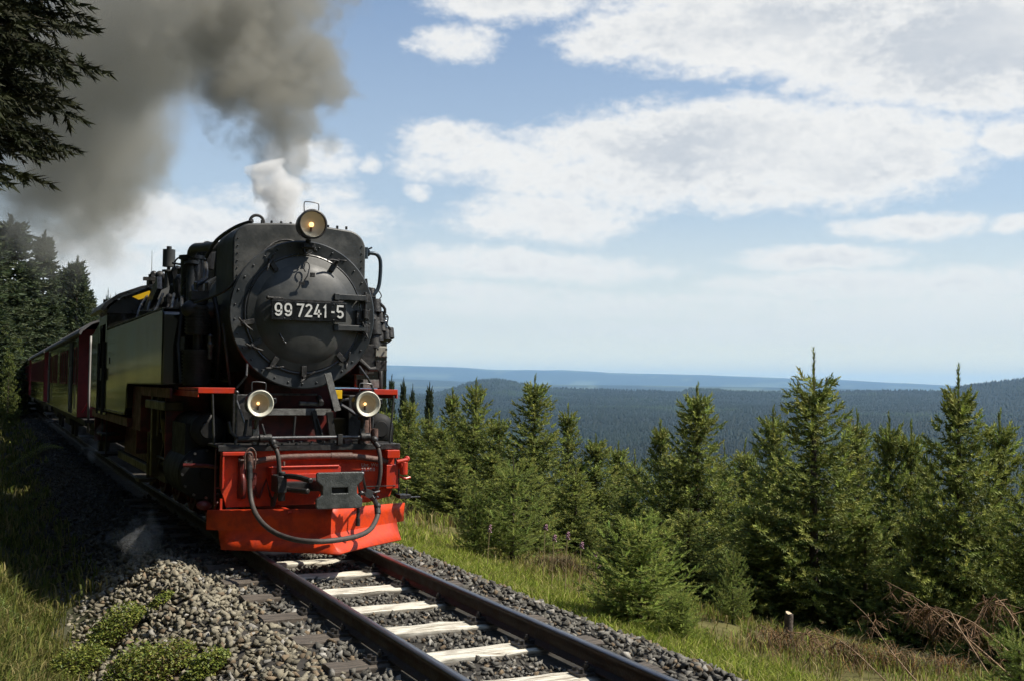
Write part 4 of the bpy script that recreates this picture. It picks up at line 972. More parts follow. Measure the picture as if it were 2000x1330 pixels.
# --- right hand side: pump, lubricator blocks, bent steam pipe
s = MB(); s.tube([PY(*q) for q in [(712, 495, 11.35), (722, 495, 11.35), (736, 498, 11.35), (743, 512, 11.35), (742, 545, 11.35), (738, 565, 11.35), (728, 580, 11.35), (722, 600, 11.4)]], .021, n=12, sub=4)
s.cyl(PY(708, 494, 11.35), PY(721, 495, 11.35), .036, n=12); s.cyl(PY(714, 484, 11.33), PY(714, 506, 11.33), .028, n=10); s.tube([PY(712, 489, 11.33), PY(720, 487, 11.32), PY(727, 484, 11.3)], .010, n=6)
q = LP(s.build('bent_steam_pipe', mat('blue_grey_pipe', (.055, .075, .090), .3, .5, c2=(.035, .045, .055), scale=20), smooth=True, auto=35))
s = MB()
for (x_, y_, r) in [(718, 570, .03), (722, 575, .05), (730, 600, .07), (738, 622, .06), (742, 640, .05), (728, 640, .09), (735, 655, .07), (757, 652, .055), (750, 655, .06), (722, 615, .07), (726, 665, .09)]:
    c = Vector(PY(x_, y_, 11.45)); s.cyl(c - Vector((0, .08, r)), c + Vector((0, -.05, r)), r*.9, n=12); s.sph(c, r, n=10)
s.tube([PY(*q) for q in [(722, 580, 11.4), (738, 590, 11.35), (752, 605, 11.35), (748, 622, 11.35)]], .016, n=8, sub=3)
s.tube([PY(*q) for q in [(750, 612, 11.35), (758, 620, 11.35), (756, 634, 11.35), (764, 645, 11.35), (762, 660, 11.35)]], .008, n=6, sub=3)
s.tube([PY(*q) for q in [(737, 565, 11.35), (745, 578, 11.35), (740, 586, 11.35)]], .006, n=6, sub=3)
s.tube([PY(*q) for q in [(760, 640, 11.35), (767, 655, 11.35), (760, 668, 11.35), (745, 672, 11.35)]], .008, n=6, sub=3)
s.cyl(PY(715, 545, 11.4), PY(717, 562, 11.4), .014, n=8)
LP(s.build('feed_pump', m_greasy, smooth=True, auto=35))
s = MB(); c = PY(745, 687, 11.3); s.box(c[0]-.065, c[0]+.065, c[1], c[1]+.2, c[2]-.055, c[2]+.06); s2 = LP(s.build('valve_cover', m_brass, bevel=.008))
s = MB(); c = PY(745, 713, 11.3); s.box(c[0]-.065, c[0]+.06, c[1], c[1]+.2, c[2]-.06, c[2]+.05); s.box(c[0]-.25, c[0]-.08, c[1], c[1]+.3, c[2]-.1, c[2]+.22); s.cyl((c[0]-.01, c[1], c[2]-.32), (c[0]-.01, c[1], c[2]-.06), .03, n=8)
for dx_ in (-.05, .045):
    for dz_ in (-.05, .04, .09, .17): s.cyl((c[0]+dx_, c[1]-.01, c[2]+dz_), (c[0]+dx_, c[1]-.03, c[2]+dz_), .012, n=6)
s.tube([(c[0]-.25, c[1], c[2]+.05), (c[0]-.15, c[1]-.05, c[2]-.05), (c[0]-.08, c[1]-.05, c[2]-.04)], .03, n=8)
LP(s.build('lubricator', m_greasy, bevel=.004, seg=1, smooth=True, auto=35))
s = MB(); c = PY(725, 748, 11.2); s.box(c[0]-.09, c[0]+.09, c[1], c[1]+.2, c[2]-.05, c[2]+.04); LP(s.build('grey_fitting', m_grey, bevel=.005))

# every piece that stands clear of the others becomes a part of its own
def split_loose(o, gap=.004):
    me = o.data
    if o.get('kind') == 'stuff' or len(me.vertices) == 0: return
    n = len(me.vertices); par = list(range(n))
    def find(a):
        while par[a] != a: par[a] = par[par[a]]; a = par[a]
        return a
    for e in me.edges:
        a, b = find(e.vertices[0]), find(e.vertices[1])
        if a != b: par[a] = b
    comp = {}
    for i in range(n): comp.setdefault(find(i), []).append(i)
    if len(comp) < 2: return
    co = np.zeros(n*3); me.vertices.foreach_get('co', co); co = co.reshape(-1, 3)
    keys = list(comp); bb = [(co[comp[k]].min(0)-gap, co[comp[k]].max(0)+gap) for k in keys]
    g = list(range(len(keys)))
    def fg(a):
        while g[a] != a: a = g[a]
        return a
    for i in range(len(keys)):
        for j in range(i):
            if (bb[i][0] <= bb[j][1]).all() and (bb[j][0] <= bb[i][1]).all():
                a, b = fg(i), fg(j)
                if a != b: g[a] = b
    groups = {}
    for i, k in enumerate(keys): groups.setdefault(fg(i), set()).update(comp[k])
    if len(groups) < 2: return
    gl = sorted(groups.values(), key=lambda q: -len(q))
    base = me.copy(); first = True
    for vs_ in gl:
        bm = bmesh.new(); bm.from_mesh(base); bm.verts.ensure_lookup_table()
        bmesh.ops.delete(bm, geom=[v for v in bm.verts if v.index not in vs_], context='VERTS')
        if first: bm.to_mesh(me); first = False
        else:
            m2 = base.copy(); bm.to_mesh(m2); c = o.copy(); c.data = m2; col.objects.link(c)
        bm.free()
    bpy.data.meshes.remove(base)
def split_all(root):
    for o in list(root.children_recursive):
        if o.type == 'MESH' and not (o.name.startswith('lettering')): split_loose(o)
split_all(loco)

# ================================================================== CARRIAGES
m_car = mat('carriage_red_gloss', (.038, .012, .007), .12, c2=(.030, .015, .007), scale=2.0, bump=.03, bscale=2.5, spec=.6, coat=.8)
m_carend = mat('carriage_end_red', (.20, .018, .020), .5, c2=(.15, .015, .016), scale=6)
m_roof = mat('carriage_roof_grey', (.13, .125, .12), .6, c2=(.08, .078, .075), scale=5)
m_under = mat('carriage_underframe', (.016, .015, .014), .7, c2=(.035, .030, .026), scale=9)
m_pane = mat('window_pane', (.010, .012, .012), .06, spec=.8)
m_pole = mat('pale_handrail', (.30, .29, .27), .45)
m_rail_red = mat('crimson_brake_rod', (.50, .02, .06), .4)
def carriage(cY, label, wins, doors):
    """built about its own origin, then turned to the track's heading"""
    c = empty('carriage', (0, 0, 0)); HL = 6.5
    tag(c, label, 'carriage', 'red narrow gauge carriages coupled behind the engine')
    s = MB()
    for sx in (-1, 1): s.box(*sorted((sx*1.19, sx*1.22)), -HL, HL, .88, 2.50)
    s.build('side_wall', m_car, c)
    s = MB(); s.box(-1.22, 1.22, -HL, HL, .86, .88); s.build('floor', m_under, c)
    for sy in (-1, 1):
        s = MB(); s.box(-1.215, 1.215, *sorted((sy*HL, sy*(HL+.03))), .88, 2.62); e = s.build('end_wall', m_carend, c)
        s = MB(); s.box(-.38, .38, *sorted((sy*(HL+.03), sy*(HL+.045))), .95, 2.45); d = s.build('end_door', m_carend, e, bevel=.01)
        s = MB(); s.box(-.24, .24, *sorted((sy*(HL+.046), sy*(HL+.052))), 1.65, 2.25); s.build('pane', m_pane, d)
        s = MB(); s.box(-1.15, 1.15, *sorted((sy*(HL+.03), sy*(HL+1.15))), .80, .86); p = s.build('end_platform', m_under, c)
        for sx in (-1, 1):
            s = MB(); s.tube([(sx*1.08, sy*(HL+1.10), .62), (sx*1.08, sy*(HL+1.10), 2.28), (sx*1.06, sy*(HL+1.06), 2.40), (sx*1.02, sy*(HL+.85), 2.46)], .022, n=8, sub=2); s.build('platform_pole', m_pole, p, smooth=True)
            s = MB(); s.box(*sorted((sx*.95, sx*1.22)), *sorted((sy*(HL+.45), sy*(HL+1.1))), .52, .55); s.box(*sorted((sx*.95, sx*1.15)), *sorted((sy*(HL+.45), sy*(HL+1.1))), .28, .31); s.build('step', m_roof, p)
            s = MB(); s.tube([(sx*.45, sy*(HL+1.1), .9), (sx*.45, sy*(HL+1.1), 1.75), (sx*.95, sy*(HL+1.1), 1.75), (sx*.95, sy*(HL+1.1), .9)], .014, n=8); s.build('platform_railing', m_under, p)
        s = MB(); s.cyl((-1.12, sy*(HL+.10), .98), (-.82, sy*(HL+.95), 1.68), .02, n=8); s.build('brake_rod', m_rail_red, p)
        s = MB(); s.cyl((0, sy*(HL+1.1), .62), (0, sy*(HL+1.5), .62), .09, n=12); s.box(-.2, .2, *sorted((sy*(HL+1.42), sy*(HL+1.47))), .45, .8); s.build('coupler', m_under, p)
    rp = [(-1.30, 2.49), (-1.27, 2.56), (-1.10, 2.70), (-.75, 2.83), (-.3, 2.90), (.3, 2.90), (.75, 2.83), (1.10, 2.70), (1.27, 2.56), (1.30, 2.49)]
    s = MB(); s.prism(rp + [(x_*.97, z_-.03) for x_, z_ in rp[::-1]], -HL-1.2, HL+1.2); r = s.build('roof', m_roof, c, smooth=True, auto=30)
    s = MB()
    for k in range(5): s.cyl((0, -5+2.5*k, 2.9), (0, -5+2.5*k, 3.02), .09, n=12)
    s.build('roof_vent', m_roof, r)
    for sx in (-1, 1):
        for (a, b_) in wins:
            s = MB(); X0, X1 = sorted((sx*1.2205, sx*1.238))
            s.box(X0, X1, a, b_, 1.52, 1.56); s.box(X0, X1, a, b_, 2.24, 2.28); s.box(X0, X1, a, a+.04, 1.56, 2.24); s.box(X0, X1, b_-.04, b_, 1.56, 2.24)
            f = s.build('window', m_carend, c)
            s = MB(); s.box(*sorted((sx*1.2205, sx*1.226)), a+.04, b_-.04, 1.56, 2.24); s.build('pane', m_pane, f)
        for (a, b_) in doors:
            s = MB(); s.box(*sorted((sx*1.2205, sx*1.235)), a, b_, .92, 2.42); d = s.build('side_door', m_under, c)
            s = MB(); s.cyl((sx*1.27, a-.06, 1.0), (sx*1.27, a-.06, 1.9), .014, n=8); s.build('door_handle', m_pole, d)
    for yb in (-4.6, 4.6):
        s = MB()
        for yw in (-.65, .65): 
            for sx in (-1, 1): s.cyl((sx*.50, yb+yw, .36), (sx*.58, yb+yw, .36), .36, n=24)
            s.cyl((-.5, yb+yw, .36), (.5, yb+yw, .36), .06, n=10)
        for sx in (-1, 1): s.box(*sorted((sx*.66, sx*.74)), yb-1.05, yb+1.05, .34, .52)
        s.build('bogie', m_under, c)
    s = MB()
    for sx in (-1, 1): s.box(*sorted((sx*.95, sx*1.05)), -HL, HL, .70, .86)
    s.box(-.5, .5, -1.8, 1.8, .40, .70); s.build('underframe', m_under, c)
    split_all(c)
    place_car(c, cY)
    return c
def place_car(c, cY):
    x0, x1 = float(cxf(cY-5)), float(cxf(cY+5))
    c.location = ((x0+x1)/2, cY, 0); c.rotation_euler = (0, 0, -math.atan2(x1-x0, 10))
c1 = carriage(29.95, 'red carriage directly behind the engine with a pale platform pole', [(-6.1, -5.45), (-2.9, -2.2), (-2.0, -1.3), (-1.0, -.3), (1.5, 2.2), (2.4, 3.1), (4.2, 4.9)], [(-4.9, -3.9), (5.2, 6.1)])
c2 = carriage(46.05, 'second red carriage with a long row of narrow side windows', [(-6.1+1.0*k, -5.35+1.0*k) for k in range(12)], [])
c3 = copy_tree(c2); tag(c3, 'last visible red carriage, farthest from the engine beside the lit spruces'); place_car(c3, 62.2)

# ================================================================== VEGETATION
m_needle = mat('spruce_needles', (1, 1, 1), .62, attr='tint', spec=.25, trans=.20)
m_needle_dark = mat('spruce_needles_old', (1, 1, 1), .7, attr='tint', spec=.2, trans=.08)
m_bark = mat('spruce_bark', (.060, .044, .032), .9, c2=(.11, .085, .065), scale=12, bump=.6, bscale=40)
m_grass = mat('grass_blades', (1, 1, 1), .7, attr='tint', spec=.12, trans=.35)
m_leaf = mat('shrub_leaves', (1, 1, 1), .5, attr='tint', spec=.35, trans=.30)
m_twig = mat('dry_twigs', (1, 1, 1), .85, attr='tint', spec=.1)
def frames(D):
    """orthonormal frames whose third column is the direction D"""
    D = D/np.linalg.norm(D, axis=1)[:, None]
    U = np.where(np.abs(D[:, 2:3]) > .95, np.array([[1., 0, 0]]), np.array([[0, 0, 1.]]))
    A = np.cross(U, D); A /= np.linalg.norm(A, axis=1)[:, None]; B = np.cross(D, A)
    return np.stack([A, B, D], 2)
def shoot_template(nn, nl, nw, seed, rev=1.0):
    r = np.random.default_rng(seed); V = []
    for k in range(nn):
        a = k*2.399 + r.uniform(-.3, .3); h = (k+.3)/nn*rev; ca, sa = math.cos(a), math.sin(a)
        tipl = nl*(1.1-.35*h)
        base = np.array([0, 0, h]); tip = base + np.array([ca*tipl, sa*tipl, nl*1.15]); w = np.array([-sa, ca, 0])*nw/2
        V += [base-w, base+w, tip]
    V += [np.array([-.02, 0, 0]), np.array([.02, 0, 0]), np.array([0, 0, 1.08])]
    V = np.array(V); return V, np.arange(len(V)).reshape(-1, 3)
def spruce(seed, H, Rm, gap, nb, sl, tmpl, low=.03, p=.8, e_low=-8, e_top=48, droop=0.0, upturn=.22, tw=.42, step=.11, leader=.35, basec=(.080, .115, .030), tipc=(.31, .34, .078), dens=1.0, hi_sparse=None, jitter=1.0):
    r = random.Random(seed); O, D, Sz, Cl = [], [], [], []; W = []     # shoots; wood segments
    z = low*H; tpt = 0
    while z < H - leader*.85:
        t = (z-low*H)/(H*(1-low)); th = z/H
        env = Rm*(1-t)**p*(.72 + .28*min(1, t*6+.35)) + .035*Rm
        n = max(3, int(nb*(.65+.35*(1-t))*r.uniform(.8, 1.2)))
        if hi_sparse and z > hi_sparse: n = max(3, n//2)
        a0 = r.uniform(0, 6.28)
        for b in range(n):
            if r.random() > dens: continue
            az = a0 + 6.283*b/n + r.gauss(0, .22)*jitter; L = env*r.choice((r.uniform(.55, .85), r.uniform(.85, 1.12), r.uniform(.9, 1.25)*jitter**.3)); e0 = R_(e_low + (e_top-e_low)*th**1.7 + r.gauss(0, 6))
            zb = z + r.uniform(-.5, .5)*gap
            out = np.array([math.cos(az), math.sin(az), 0]); side = np.array([-math.sin(az), math.cos(az), 0])
            m = max(2, int(L/step)); prev = None
            for k in range(m+1):
                u = k/m; h = L*(math.sin(e0)*u - droop*u*u*(1-.4*u) + upturn*u*u*u)
                p_ = np.array([0, 0, zb]) + out*(L*u*math.cos(e0)) + np.array([0, 0, h])
                if prev is not None: W.append((prev, p_, .010*L*(1.15-u) + .0015))
                dirb = (p_-prev) if prev is not None else out; dirb = dirb/np.linalg.norm(dirb); prev = p_
                if u < .12 and L > .5: continue
                rem = L*(1-u); tl = min(tw*L*.8, tw*rem + sl*.7)*r.uniform(.7, 1.15)
                for sd in (-1, 1):
                    ang = R_(r.uniform(42, 62)); td = dirb*math.cos(ang) + side*sd*math.sin(ang) + np.array([0, 0, r.gauss(-.08, .14)]); td /= np.linalg.norm(td)
                    ns = max(1, int(tl/(sl*.72)))
                    for q in range(ns):
                        po = p_ + td*(tl*q/ns) + np.array([0, 0, -droop*.25*(q/ns)*tl])
                        dd = td + dirb*.25*(q/ns) + np.array([r.gauss(0, .16), r.gauss(0, .16), r.gauss(.04, .16) - droop*.5])
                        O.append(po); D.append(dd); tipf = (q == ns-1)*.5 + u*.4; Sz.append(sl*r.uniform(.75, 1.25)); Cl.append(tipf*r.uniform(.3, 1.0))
                        if q < ns-1 and r.random() < .55:
                            O.append(po); D.append(td*.8 + dirb*r.choice((.8, -.3)) + np.array([0, 0, r.gauss(0, .3)])); Sz.append(sl*r.uniform(.6, 1.0)); Cl.append(r.uniform(0, .5))
            O.append(prev); D.append(dirb + np.array([0, 0, .2*upturn])); Sz.append(sl*r.uniform(1.0, 1.5)); Cl.append(r.uniform(.5, 1))
        z += gap*r.uniform(.75, 1.25)*(1.0 if th < .8 else .7)
    # leader with its candles
    if leader:
        for k in range(7): O.append(np.array([0, 0, H-leader*(1-k/7)])); D.append(np.array([r.gauss(0, .12), r.gauss(0, .12), 1])); Sz.append(sl*1.1); Cl.append(.5)
        for k in range(5):
            a = 6.283*k/5 + r.uniform(-.3, .3); zz = H-leader*.95
            for j in range(3):
                O.append(np.array([math.cos(a)*(.03+.07*j)*leader*2.2, math.sin(a)*(.03+.07*j)*leader*2.2, zz + .07*leader*j*j])); D.append(np.array([math.cos(a), math.sin(a), .45+.5*j])); Sz.append(sl*.9); Cl.append(.5)
    O, D, Sz, Cl = np.array(O), np.array(D), np.array(Sz), np.array(Cl)
    v, f = tmpl; Fm = frames(D); tw_ = rng.uniform(0, 6.28, len(O)); c_, s_ = np.cos(tw_), np.sin(tw_)
    Rz = np.zeros((len(O), 3, 3)); Rz[:, 0, 0] = c_; Rz[:, 0, 1] = -s_; Rz[:, 1, 0] = s_; Rz[:, 1, 1] = c_; Rz[:, 2, 2] = 1
    Fm = np.einsum('nij,njk->nik', Fm, Rz)
    V = np.einsum('nij,vj->nvi', Fm, v)*Sz[:, None, None] + O[:, None, :]
    F = (f[None] + (np.arange(len(O))*len(v))[:, None, None]).reshape(-1, 3)
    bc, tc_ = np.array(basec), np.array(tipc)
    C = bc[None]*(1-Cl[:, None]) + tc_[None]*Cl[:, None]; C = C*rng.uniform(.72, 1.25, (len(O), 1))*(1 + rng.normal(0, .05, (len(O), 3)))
    C = np.repeat(C, len(v), 0)
    # wood: trunk plus branch slivers
    tv = []; tf = []
    n = 9
    for k in range(9):
        zz = H*k/8; rr = (.018*H + .01)*(1-k/8)**.9 + .004
        tv += [(rr*math.cos(6.283*j/n)*(1+.1*r.random()), rr*math.sin(6.283*j/n), zz-.25*(k == 0)) for j in range(n)]
    for k in range(8):
        for j in range(n): tf.append((k*n+j, k*n+(j+1) % n, (k+1)*n+(j+1) % n)); tf.append((k*n+j, (k+1)*n+(j+1) % n, (k+1)*n+j))
    o_ = len(tv); tv = list(tv)
    for a, b, w in W:
        d = b-a; s_ = np.cross(d, (0, 0, 1.)); s_ = s_/(np.linalg.norm(s_)+1e-9)*w; up = np.array([0, 0, w])
        tv += [a-s_, a+s_, a+up, b]; tf += [(o_, o_+1, o_+3), (o_+1, o_+2, o_+3), (o_+2, o_, o_+3)]; o_ += 4
    return (V.reshape(-1, 3), F, C, np.array(tv), np.array(tf), H, Rm)
def spruce_mesh(d, mneedle):
    V, F, C, tv, tf, H, Rm = d
    return np_mesh('crown', V, F, [mneedle], color=C), np_mesh('trunk', tv, tf, [m_bark]), H, Rm
T_FINE = shoot_template(32, .19, .070, 1); T_MID = shoot_template(13, .30, .17, 2); T_LOW = shoot_template(8, .40, .34, 3)
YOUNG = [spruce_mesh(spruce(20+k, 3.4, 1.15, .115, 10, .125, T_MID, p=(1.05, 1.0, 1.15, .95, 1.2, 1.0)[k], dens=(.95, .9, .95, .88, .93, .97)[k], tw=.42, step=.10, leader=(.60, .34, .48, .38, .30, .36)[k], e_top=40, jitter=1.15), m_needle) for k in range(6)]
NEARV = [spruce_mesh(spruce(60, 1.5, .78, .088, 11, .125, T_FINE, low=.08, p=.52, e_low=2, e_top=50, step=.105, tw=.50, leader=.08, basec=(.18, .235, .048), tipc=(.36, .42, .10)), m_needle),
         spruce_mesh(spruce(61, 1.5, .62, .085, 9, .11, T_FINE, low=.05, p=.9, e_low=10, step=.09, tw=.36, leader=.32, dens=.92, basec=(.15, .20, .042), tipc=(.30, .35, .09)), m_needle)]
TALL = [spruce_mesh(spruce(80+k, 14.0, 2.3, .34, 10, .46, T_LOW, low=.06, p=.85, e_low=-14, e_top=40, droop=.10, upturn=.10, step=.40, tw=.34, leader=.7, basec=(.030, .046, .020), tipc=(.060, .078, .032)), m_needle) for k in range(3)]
def plant_tree(src, loc, sxy, sz, label, cat='spruce', group=None, name='young_spruce', rz=None, lean=0.0):
    e = empty(name, tuple(loc), random.uniform(0, 6.28) if rz is None else rz); e.scale = (sxy, sxy, sz); e.rotation_euler[0] = lean
    tag(e, label, cat, group); link('crown', src[0], e); link('trunk', src[1], e); return e
def tree_px(px, py, D, wpx, src, label, group='young spruces on the slope right of the track', name='young_spruce', **kw):
    top = PD(px, py, D); gz = tz(top[0], top[1]) - .03; H = top[2]-gz
    return plant_tree(src, (top[0], top[1], gz), (wpx/2*D/F_PX)/src[3], H/src[2], label, group=group, name=name, **kw)
Y_ = YOUNG
RIGHT = [
 (1590, 688, 13, 400, 0, 'tallest young spruce on the right slope, its forked leader highest above the ridge'),
 (1872, 722, 12, 380, 2, 'tall spruce second from the right edge with a starred bare leader against the hills'),
 (1952, 812, 12.6, 330, 1, 'bushy spruce at the right edge leaning into its taller starred neighbour'),
 (2025, 905, 11, 300, 3, 'spruce half cut off by the right edge of the picture'),
 (1362, 758, 15, 300, 1, 'broad spruce right of the picture centre behind the round bush'),
 (1510, 800, 17, 280, 3, 'thin topped spruce just left of the tallest one'),
 (1455, 862, 18.5, 240, 2, 'lower spruce between the broad one and the tallest one'),
 (1290, 826, 20, 220, 4, 'slender spruce left of the broad spruce, above the round bush'),
 (1240, 880, 23, 200, 0, 'short spruce with its top just below the dark valley forest'),
 (1165, 852, 22, 220, 5, 'light green spruce right of the twin tops'),
 (1208, 868, 24, 190, 1, 'pale spruce squeezed behind the light green one'),
 (1675, 812, 19, 250, 1, 'first of three slim spruces standing behind the tallest one'),
 (1737, 816, 18, 250, 5, 'middle of three slim spruces standing behind the tallest one'),
 (1780, 832, 18, 240, 4, 'last of three slim spruces, touching the starred spruce'),
 (1045, 738, 20, 240, 1, 'prominent bright spruce in the middle of the row, rising over the hills'),
 (1110, 795, 22, 190, 4, 'narrow spruce right beside the prominent bright one'),
 (930, 743, 25, 190, 3, 'spruce whose tip points at the rounded hill'),
 (884, 762, 27, 170, 4, 'spruce left of the one pointing at the rounded hill'),
 (975, 812, 24, 180, 5, 'low spruce between the hill pointing one and the prominent one'),
 (905, 815, 30, 170, 2, 'small spruce filling in behind the row left of centre'),
 (838, 800, 29, 150, 0, 'spruce in the dense row beside the far dark trees'),
 (800, 778, 31, 150, 5, 'spruce nearest to the engine lamps with a bright side'),
 (862, 830, 26, 150, 1, 'short spruce in front of the dense row'),
 (775, 815, 33, 150, 3, 'spruce showing just beside the red running board'),
 (1125, 905, 19, 180, 0, 'dark low spruce under the twin tops'),
 (1325, 880, 26, 200, 5, 'background spruce behind the broad one'),
 (1415, 872, 27, 200, 0, 'background spruce between broad and tallest ones'),
 (1640, 872, 24, 200, 2, 'background spruce low behind the tallest one'),
 (1810, 880, 20, 220, 3, 'background spruce filling the gap before the starred one'),
 (1570, 900, 21, 240, 4, 'background spruce hidden mostly by the tallest one'),
 (755, 800, 34, 150, 1, 'spruce partly hidden behind the engine front'),
 (1030, 880, 17, 190, 2, 'spruce growing at the foot of the prominent one'),
 (960, 880, 19, 180, 4, 'spruce behind the lone thin sapling, left side'),
 (890, 880, 22, 170, 5, 'bushy spruce above the brown heather'),
 (830, 870, 24, 160, 2, 'bushy spruce beyond the coupling hoses'),
 (1225, 960, 15, 200, 3, 'dark spruce directly behind the round bush'),
 (1345, 980, 13.5, 230, 0, 'shaded spruce at the foot of the broad one'),
 (1480, 985, 13, 250, 5, 'shaded spruce at the left foot of the tallest one'),
 (1690, 1000, 12.5, 260, 4, 'shaded spruce at the right foot of the tallest one'),
 (1800, 990, 12, 240, 0, 'shaded spruce at the left foot of the starred one'),
]
for (px, py, D, w, v, lab) in RIGHT: tree_px(px, py, D, w*.86, Y_[v], lab)
tree_px(1003, 888, 14.5, 150, NEARV[1], 'lone thin sapling with a long bare leader before the dark row', name='spruce_sapling')
tree_px(930, 945, 14.5, 95, NEARV[1], 'knee high round sapling beside the thin one', name='spruce_sapling')
tree_px(1250, 1035, 9.9, 225, NEARV[0], 'round knee high spruce bush standing alone near the ballast', name='spruce_bush')
tree_px(1330, 1165, 9.3, 95, NEARV[0], 'low spruce bush creeping at the right foot of the round one', name='spruce_bush')
tree_px(1432, 1072, 11.6, 90, NEARV[1], 'tiny seedling in the shade right of the round bush', name='spruce_sapling')
tree_px(1990, 1215, 6.6, 230, NEARV[1], 'close spruce tip poking in at the bottom right corner', name='spruce_sapling')
g = 'dark spruces standing far along the slope beyond the engine'
for (px, py, D, w, v, lab) in [(765, 742, 95, 34, 0, 'far dark spruce nearest the engine of the hillside group'), (788, 748, 98, 34, 1, 'far dark spruce second along the hillside group'), (806, 760, 92, 26, 2, 'smallest far dark spruce in the hillside group'), (839, 756, 85, 38, 1, 'far dark spruce standing apart right of the hillside group'), (748, 738, 100, 36, 2, 'far dark spruce half hidden by the engine pipes')]:
    tree_px(px, py, D, w, TALL[v], lab, group=g, name='tall_spruce')
g = 'tall dark spruces of the forest behind the train'
LEFT = [(22, 432, 62, 190, 0, 'tallest smoky spruce at the upper left, its top lost in smoke'), (-45, 415, 58, 190, 1, 'tall spruce cut by the left edge'), (87, 462, 66, 105, 1, 'slim pointed spruce second from the left, above the carriages'),
 (55, 525, 72, 110, 2, 'spruce wedged between the two highest on the left'), (118, 535, 76, 100, 0, 'spruce behind the middle of the forest edge'), (152, 510, 68, 92, 2, 'pointed spruce at the right end of the forest group'),
 (134, 522, 72, 80, 1, 'spruce leaning against the rightmost pointed one'), (170, 565, 80, 80, 0, 'lower spruce where the forest edge steps down'), (186, 603, 88, 60, 2, 'low spruce just above the cab roof'), (211, 580, 125, 30, 1, 'tiny distant spruce left of the cab roof'), (226, 588, 130, 28, 0, 'tiny distant spruce touching the cab roof'),
 (95, 585, 64, 110, 1, 'dark spruce right above the second carriage'), (60, 590, 66, 110, 0, 'dark spruce above the last carriage'), (140, 600, 70, 100, 2, 'dark spruce above the first carriage'), (-20, 540, 52, 130, 2, 'shaded spruce at the left edge under the tall ones'), (30, 560, 60, 110, 1, 'shaded spruce behind the sunlit ones')]
for (px, py, D, w, v, lab) in LEFT: tree_px(px, py, D, w, TALL[v], lab, group=g, name='tall_spruce')
g = 'sunlit young spruces beside the last carriage'
LITV = [spruce_mesh(spruce(95, 6.0, 1.6, .24, 8, .24, T_LOW, p=.7, step=.26, tw=.36, basec=(.085, .110, .028), tipc=(.15, .18, .045)), m_needle)]
for (px, py, D, w, lab) in [(5, 625, 54, 62, 'sunlit spruce at the left edge, tallest of the bright ones'), (32, 660, 56, 50, 'sunlit spruce next to the last carriage end'), (18, 690, 50, 45, 'lowest sunlit spruce at the forest foot'), (-20, 650, 52, 60, 'sunlit spruce cut by the left edge')]:
    tree_px(px, py, D, w, LITV[0], lab, group=g, name='young_spruce')
g = 'forest spruces on the bank left of the train'
rfl = random.Random(17)
for k in range(15):
    y_ = -9 + 3.6*k + rfl.uniform(-1, 1); x_ = -7.6 - rfl.uniform(0, 3.5) - max(0, y_-25)*.03
    plant_tree(TALL[k % 3], (x_, y_, tz(x_, y_)-.1), rfl.uniform(.8, 1.05), rfl.uniform(.7, 1.0), 'tall forest spruce on the bank left of the train', group=g, name='tall_spruce')
# the old spruce whose boughs hang into the top left corner
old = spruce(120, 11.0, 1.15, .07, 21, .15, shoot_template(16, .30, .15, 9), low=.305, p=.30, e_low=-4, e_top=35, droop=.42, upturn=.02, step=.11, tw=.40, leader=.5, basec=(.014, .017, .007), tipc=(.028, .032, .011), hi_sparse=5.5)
om = spruce_mesh(old, m_needle_dark); ox, oy = -3.74, 8.6
plant_tree(om, (ox, oy, tz(ox, oy)-.05), 1.0, 1.0, 'old dark spruce close on the left, boughs hanging in the upper left corner', name='old_spruce', rz=.6)

# ------------------------------------------------------------------ grass and herbs
def blades(n, fn_pos, h0, h1, w, cols, bend=.5, seed=1, clump=0.0):
    r = np.random.default_rng(seed); P_, Hs, Cc = [], [], []
    rr = random.Random(seed)
    while len(P_) < n:
        q = fn_pos(rr)
        if q is None: continue
        x, y = q
        k = rr.randint(3, 7) if clump else 1
        cidx = rr.random()
        for _ in range(k):
            xx, yy = x + rr.gauss(0, clump), y + rr.gauss(0, clump)
            P_.append((xx, yy, tz(xx, yy) if _ == 0 else P_[-1][2])); Hs.append(rr.uniform(h0, h1)); Cc.append(cols[min(len(cols)-1, int(abs(rr.gauss(cidx, .18))*len(cols)))])
    P_, Hs, Cc = np.array(P_), np.array(Hs), np.array(Cc); n = len(P_)
    a = r.uniform(0, 6.28, n); b = r.uniform(0, 6.28, n); wv = np.stack([np.cos(a), np.sin(a), np.zeros(n)], 1)*w*r.uniform(.6, 1.3, n)[:, None]
    lean = np.stack([np.cos(b), np.sin(b), np.zeros(n)], 1)*(Hs*r.uniform(.1, 1, n)*bend)[:, None]
    z = np.zeros((n, 3)); z[:, 2] = Hs
    b0, b1 = P_-wv - (0, 0, .02), P_+wv - (0, 0, .02); mid = P_ + z*.6 + lean*.35; m0, m1 = mid-wv*.8, mid+wv*.8; tip = P_ + z*(1-.25*bend) + lean
    V = np.stack([b0, b1, m0, m1, tip], 1).reshape(-1, 3); i = np.arange(n)[:, None]*5
    F = np.stack([i+[0, 1, 3], i+[0, 3, 2], i+[2, 3, 4]], 1).reshape(-1, 3)
    C = np.repeat(Cc*r.uniform(.7, 1.25, (n, 1)), 5, 0)
    return V, F, C
def stuff_obj(name, parts, m, label=None, cat=None):
    V = np.concatenate([p[0] for p in parts]); C = np.concatenate([p[2] for p in parts]); o_ = 0; F = []
    for p in parts: F.append(p[1]+o_); o_ += len(p[0])
    o = link(name, np_mesh(name, V, np.concatenate(F), [m], color=C)); tag(o, label, cat, kind='stuff'); return o
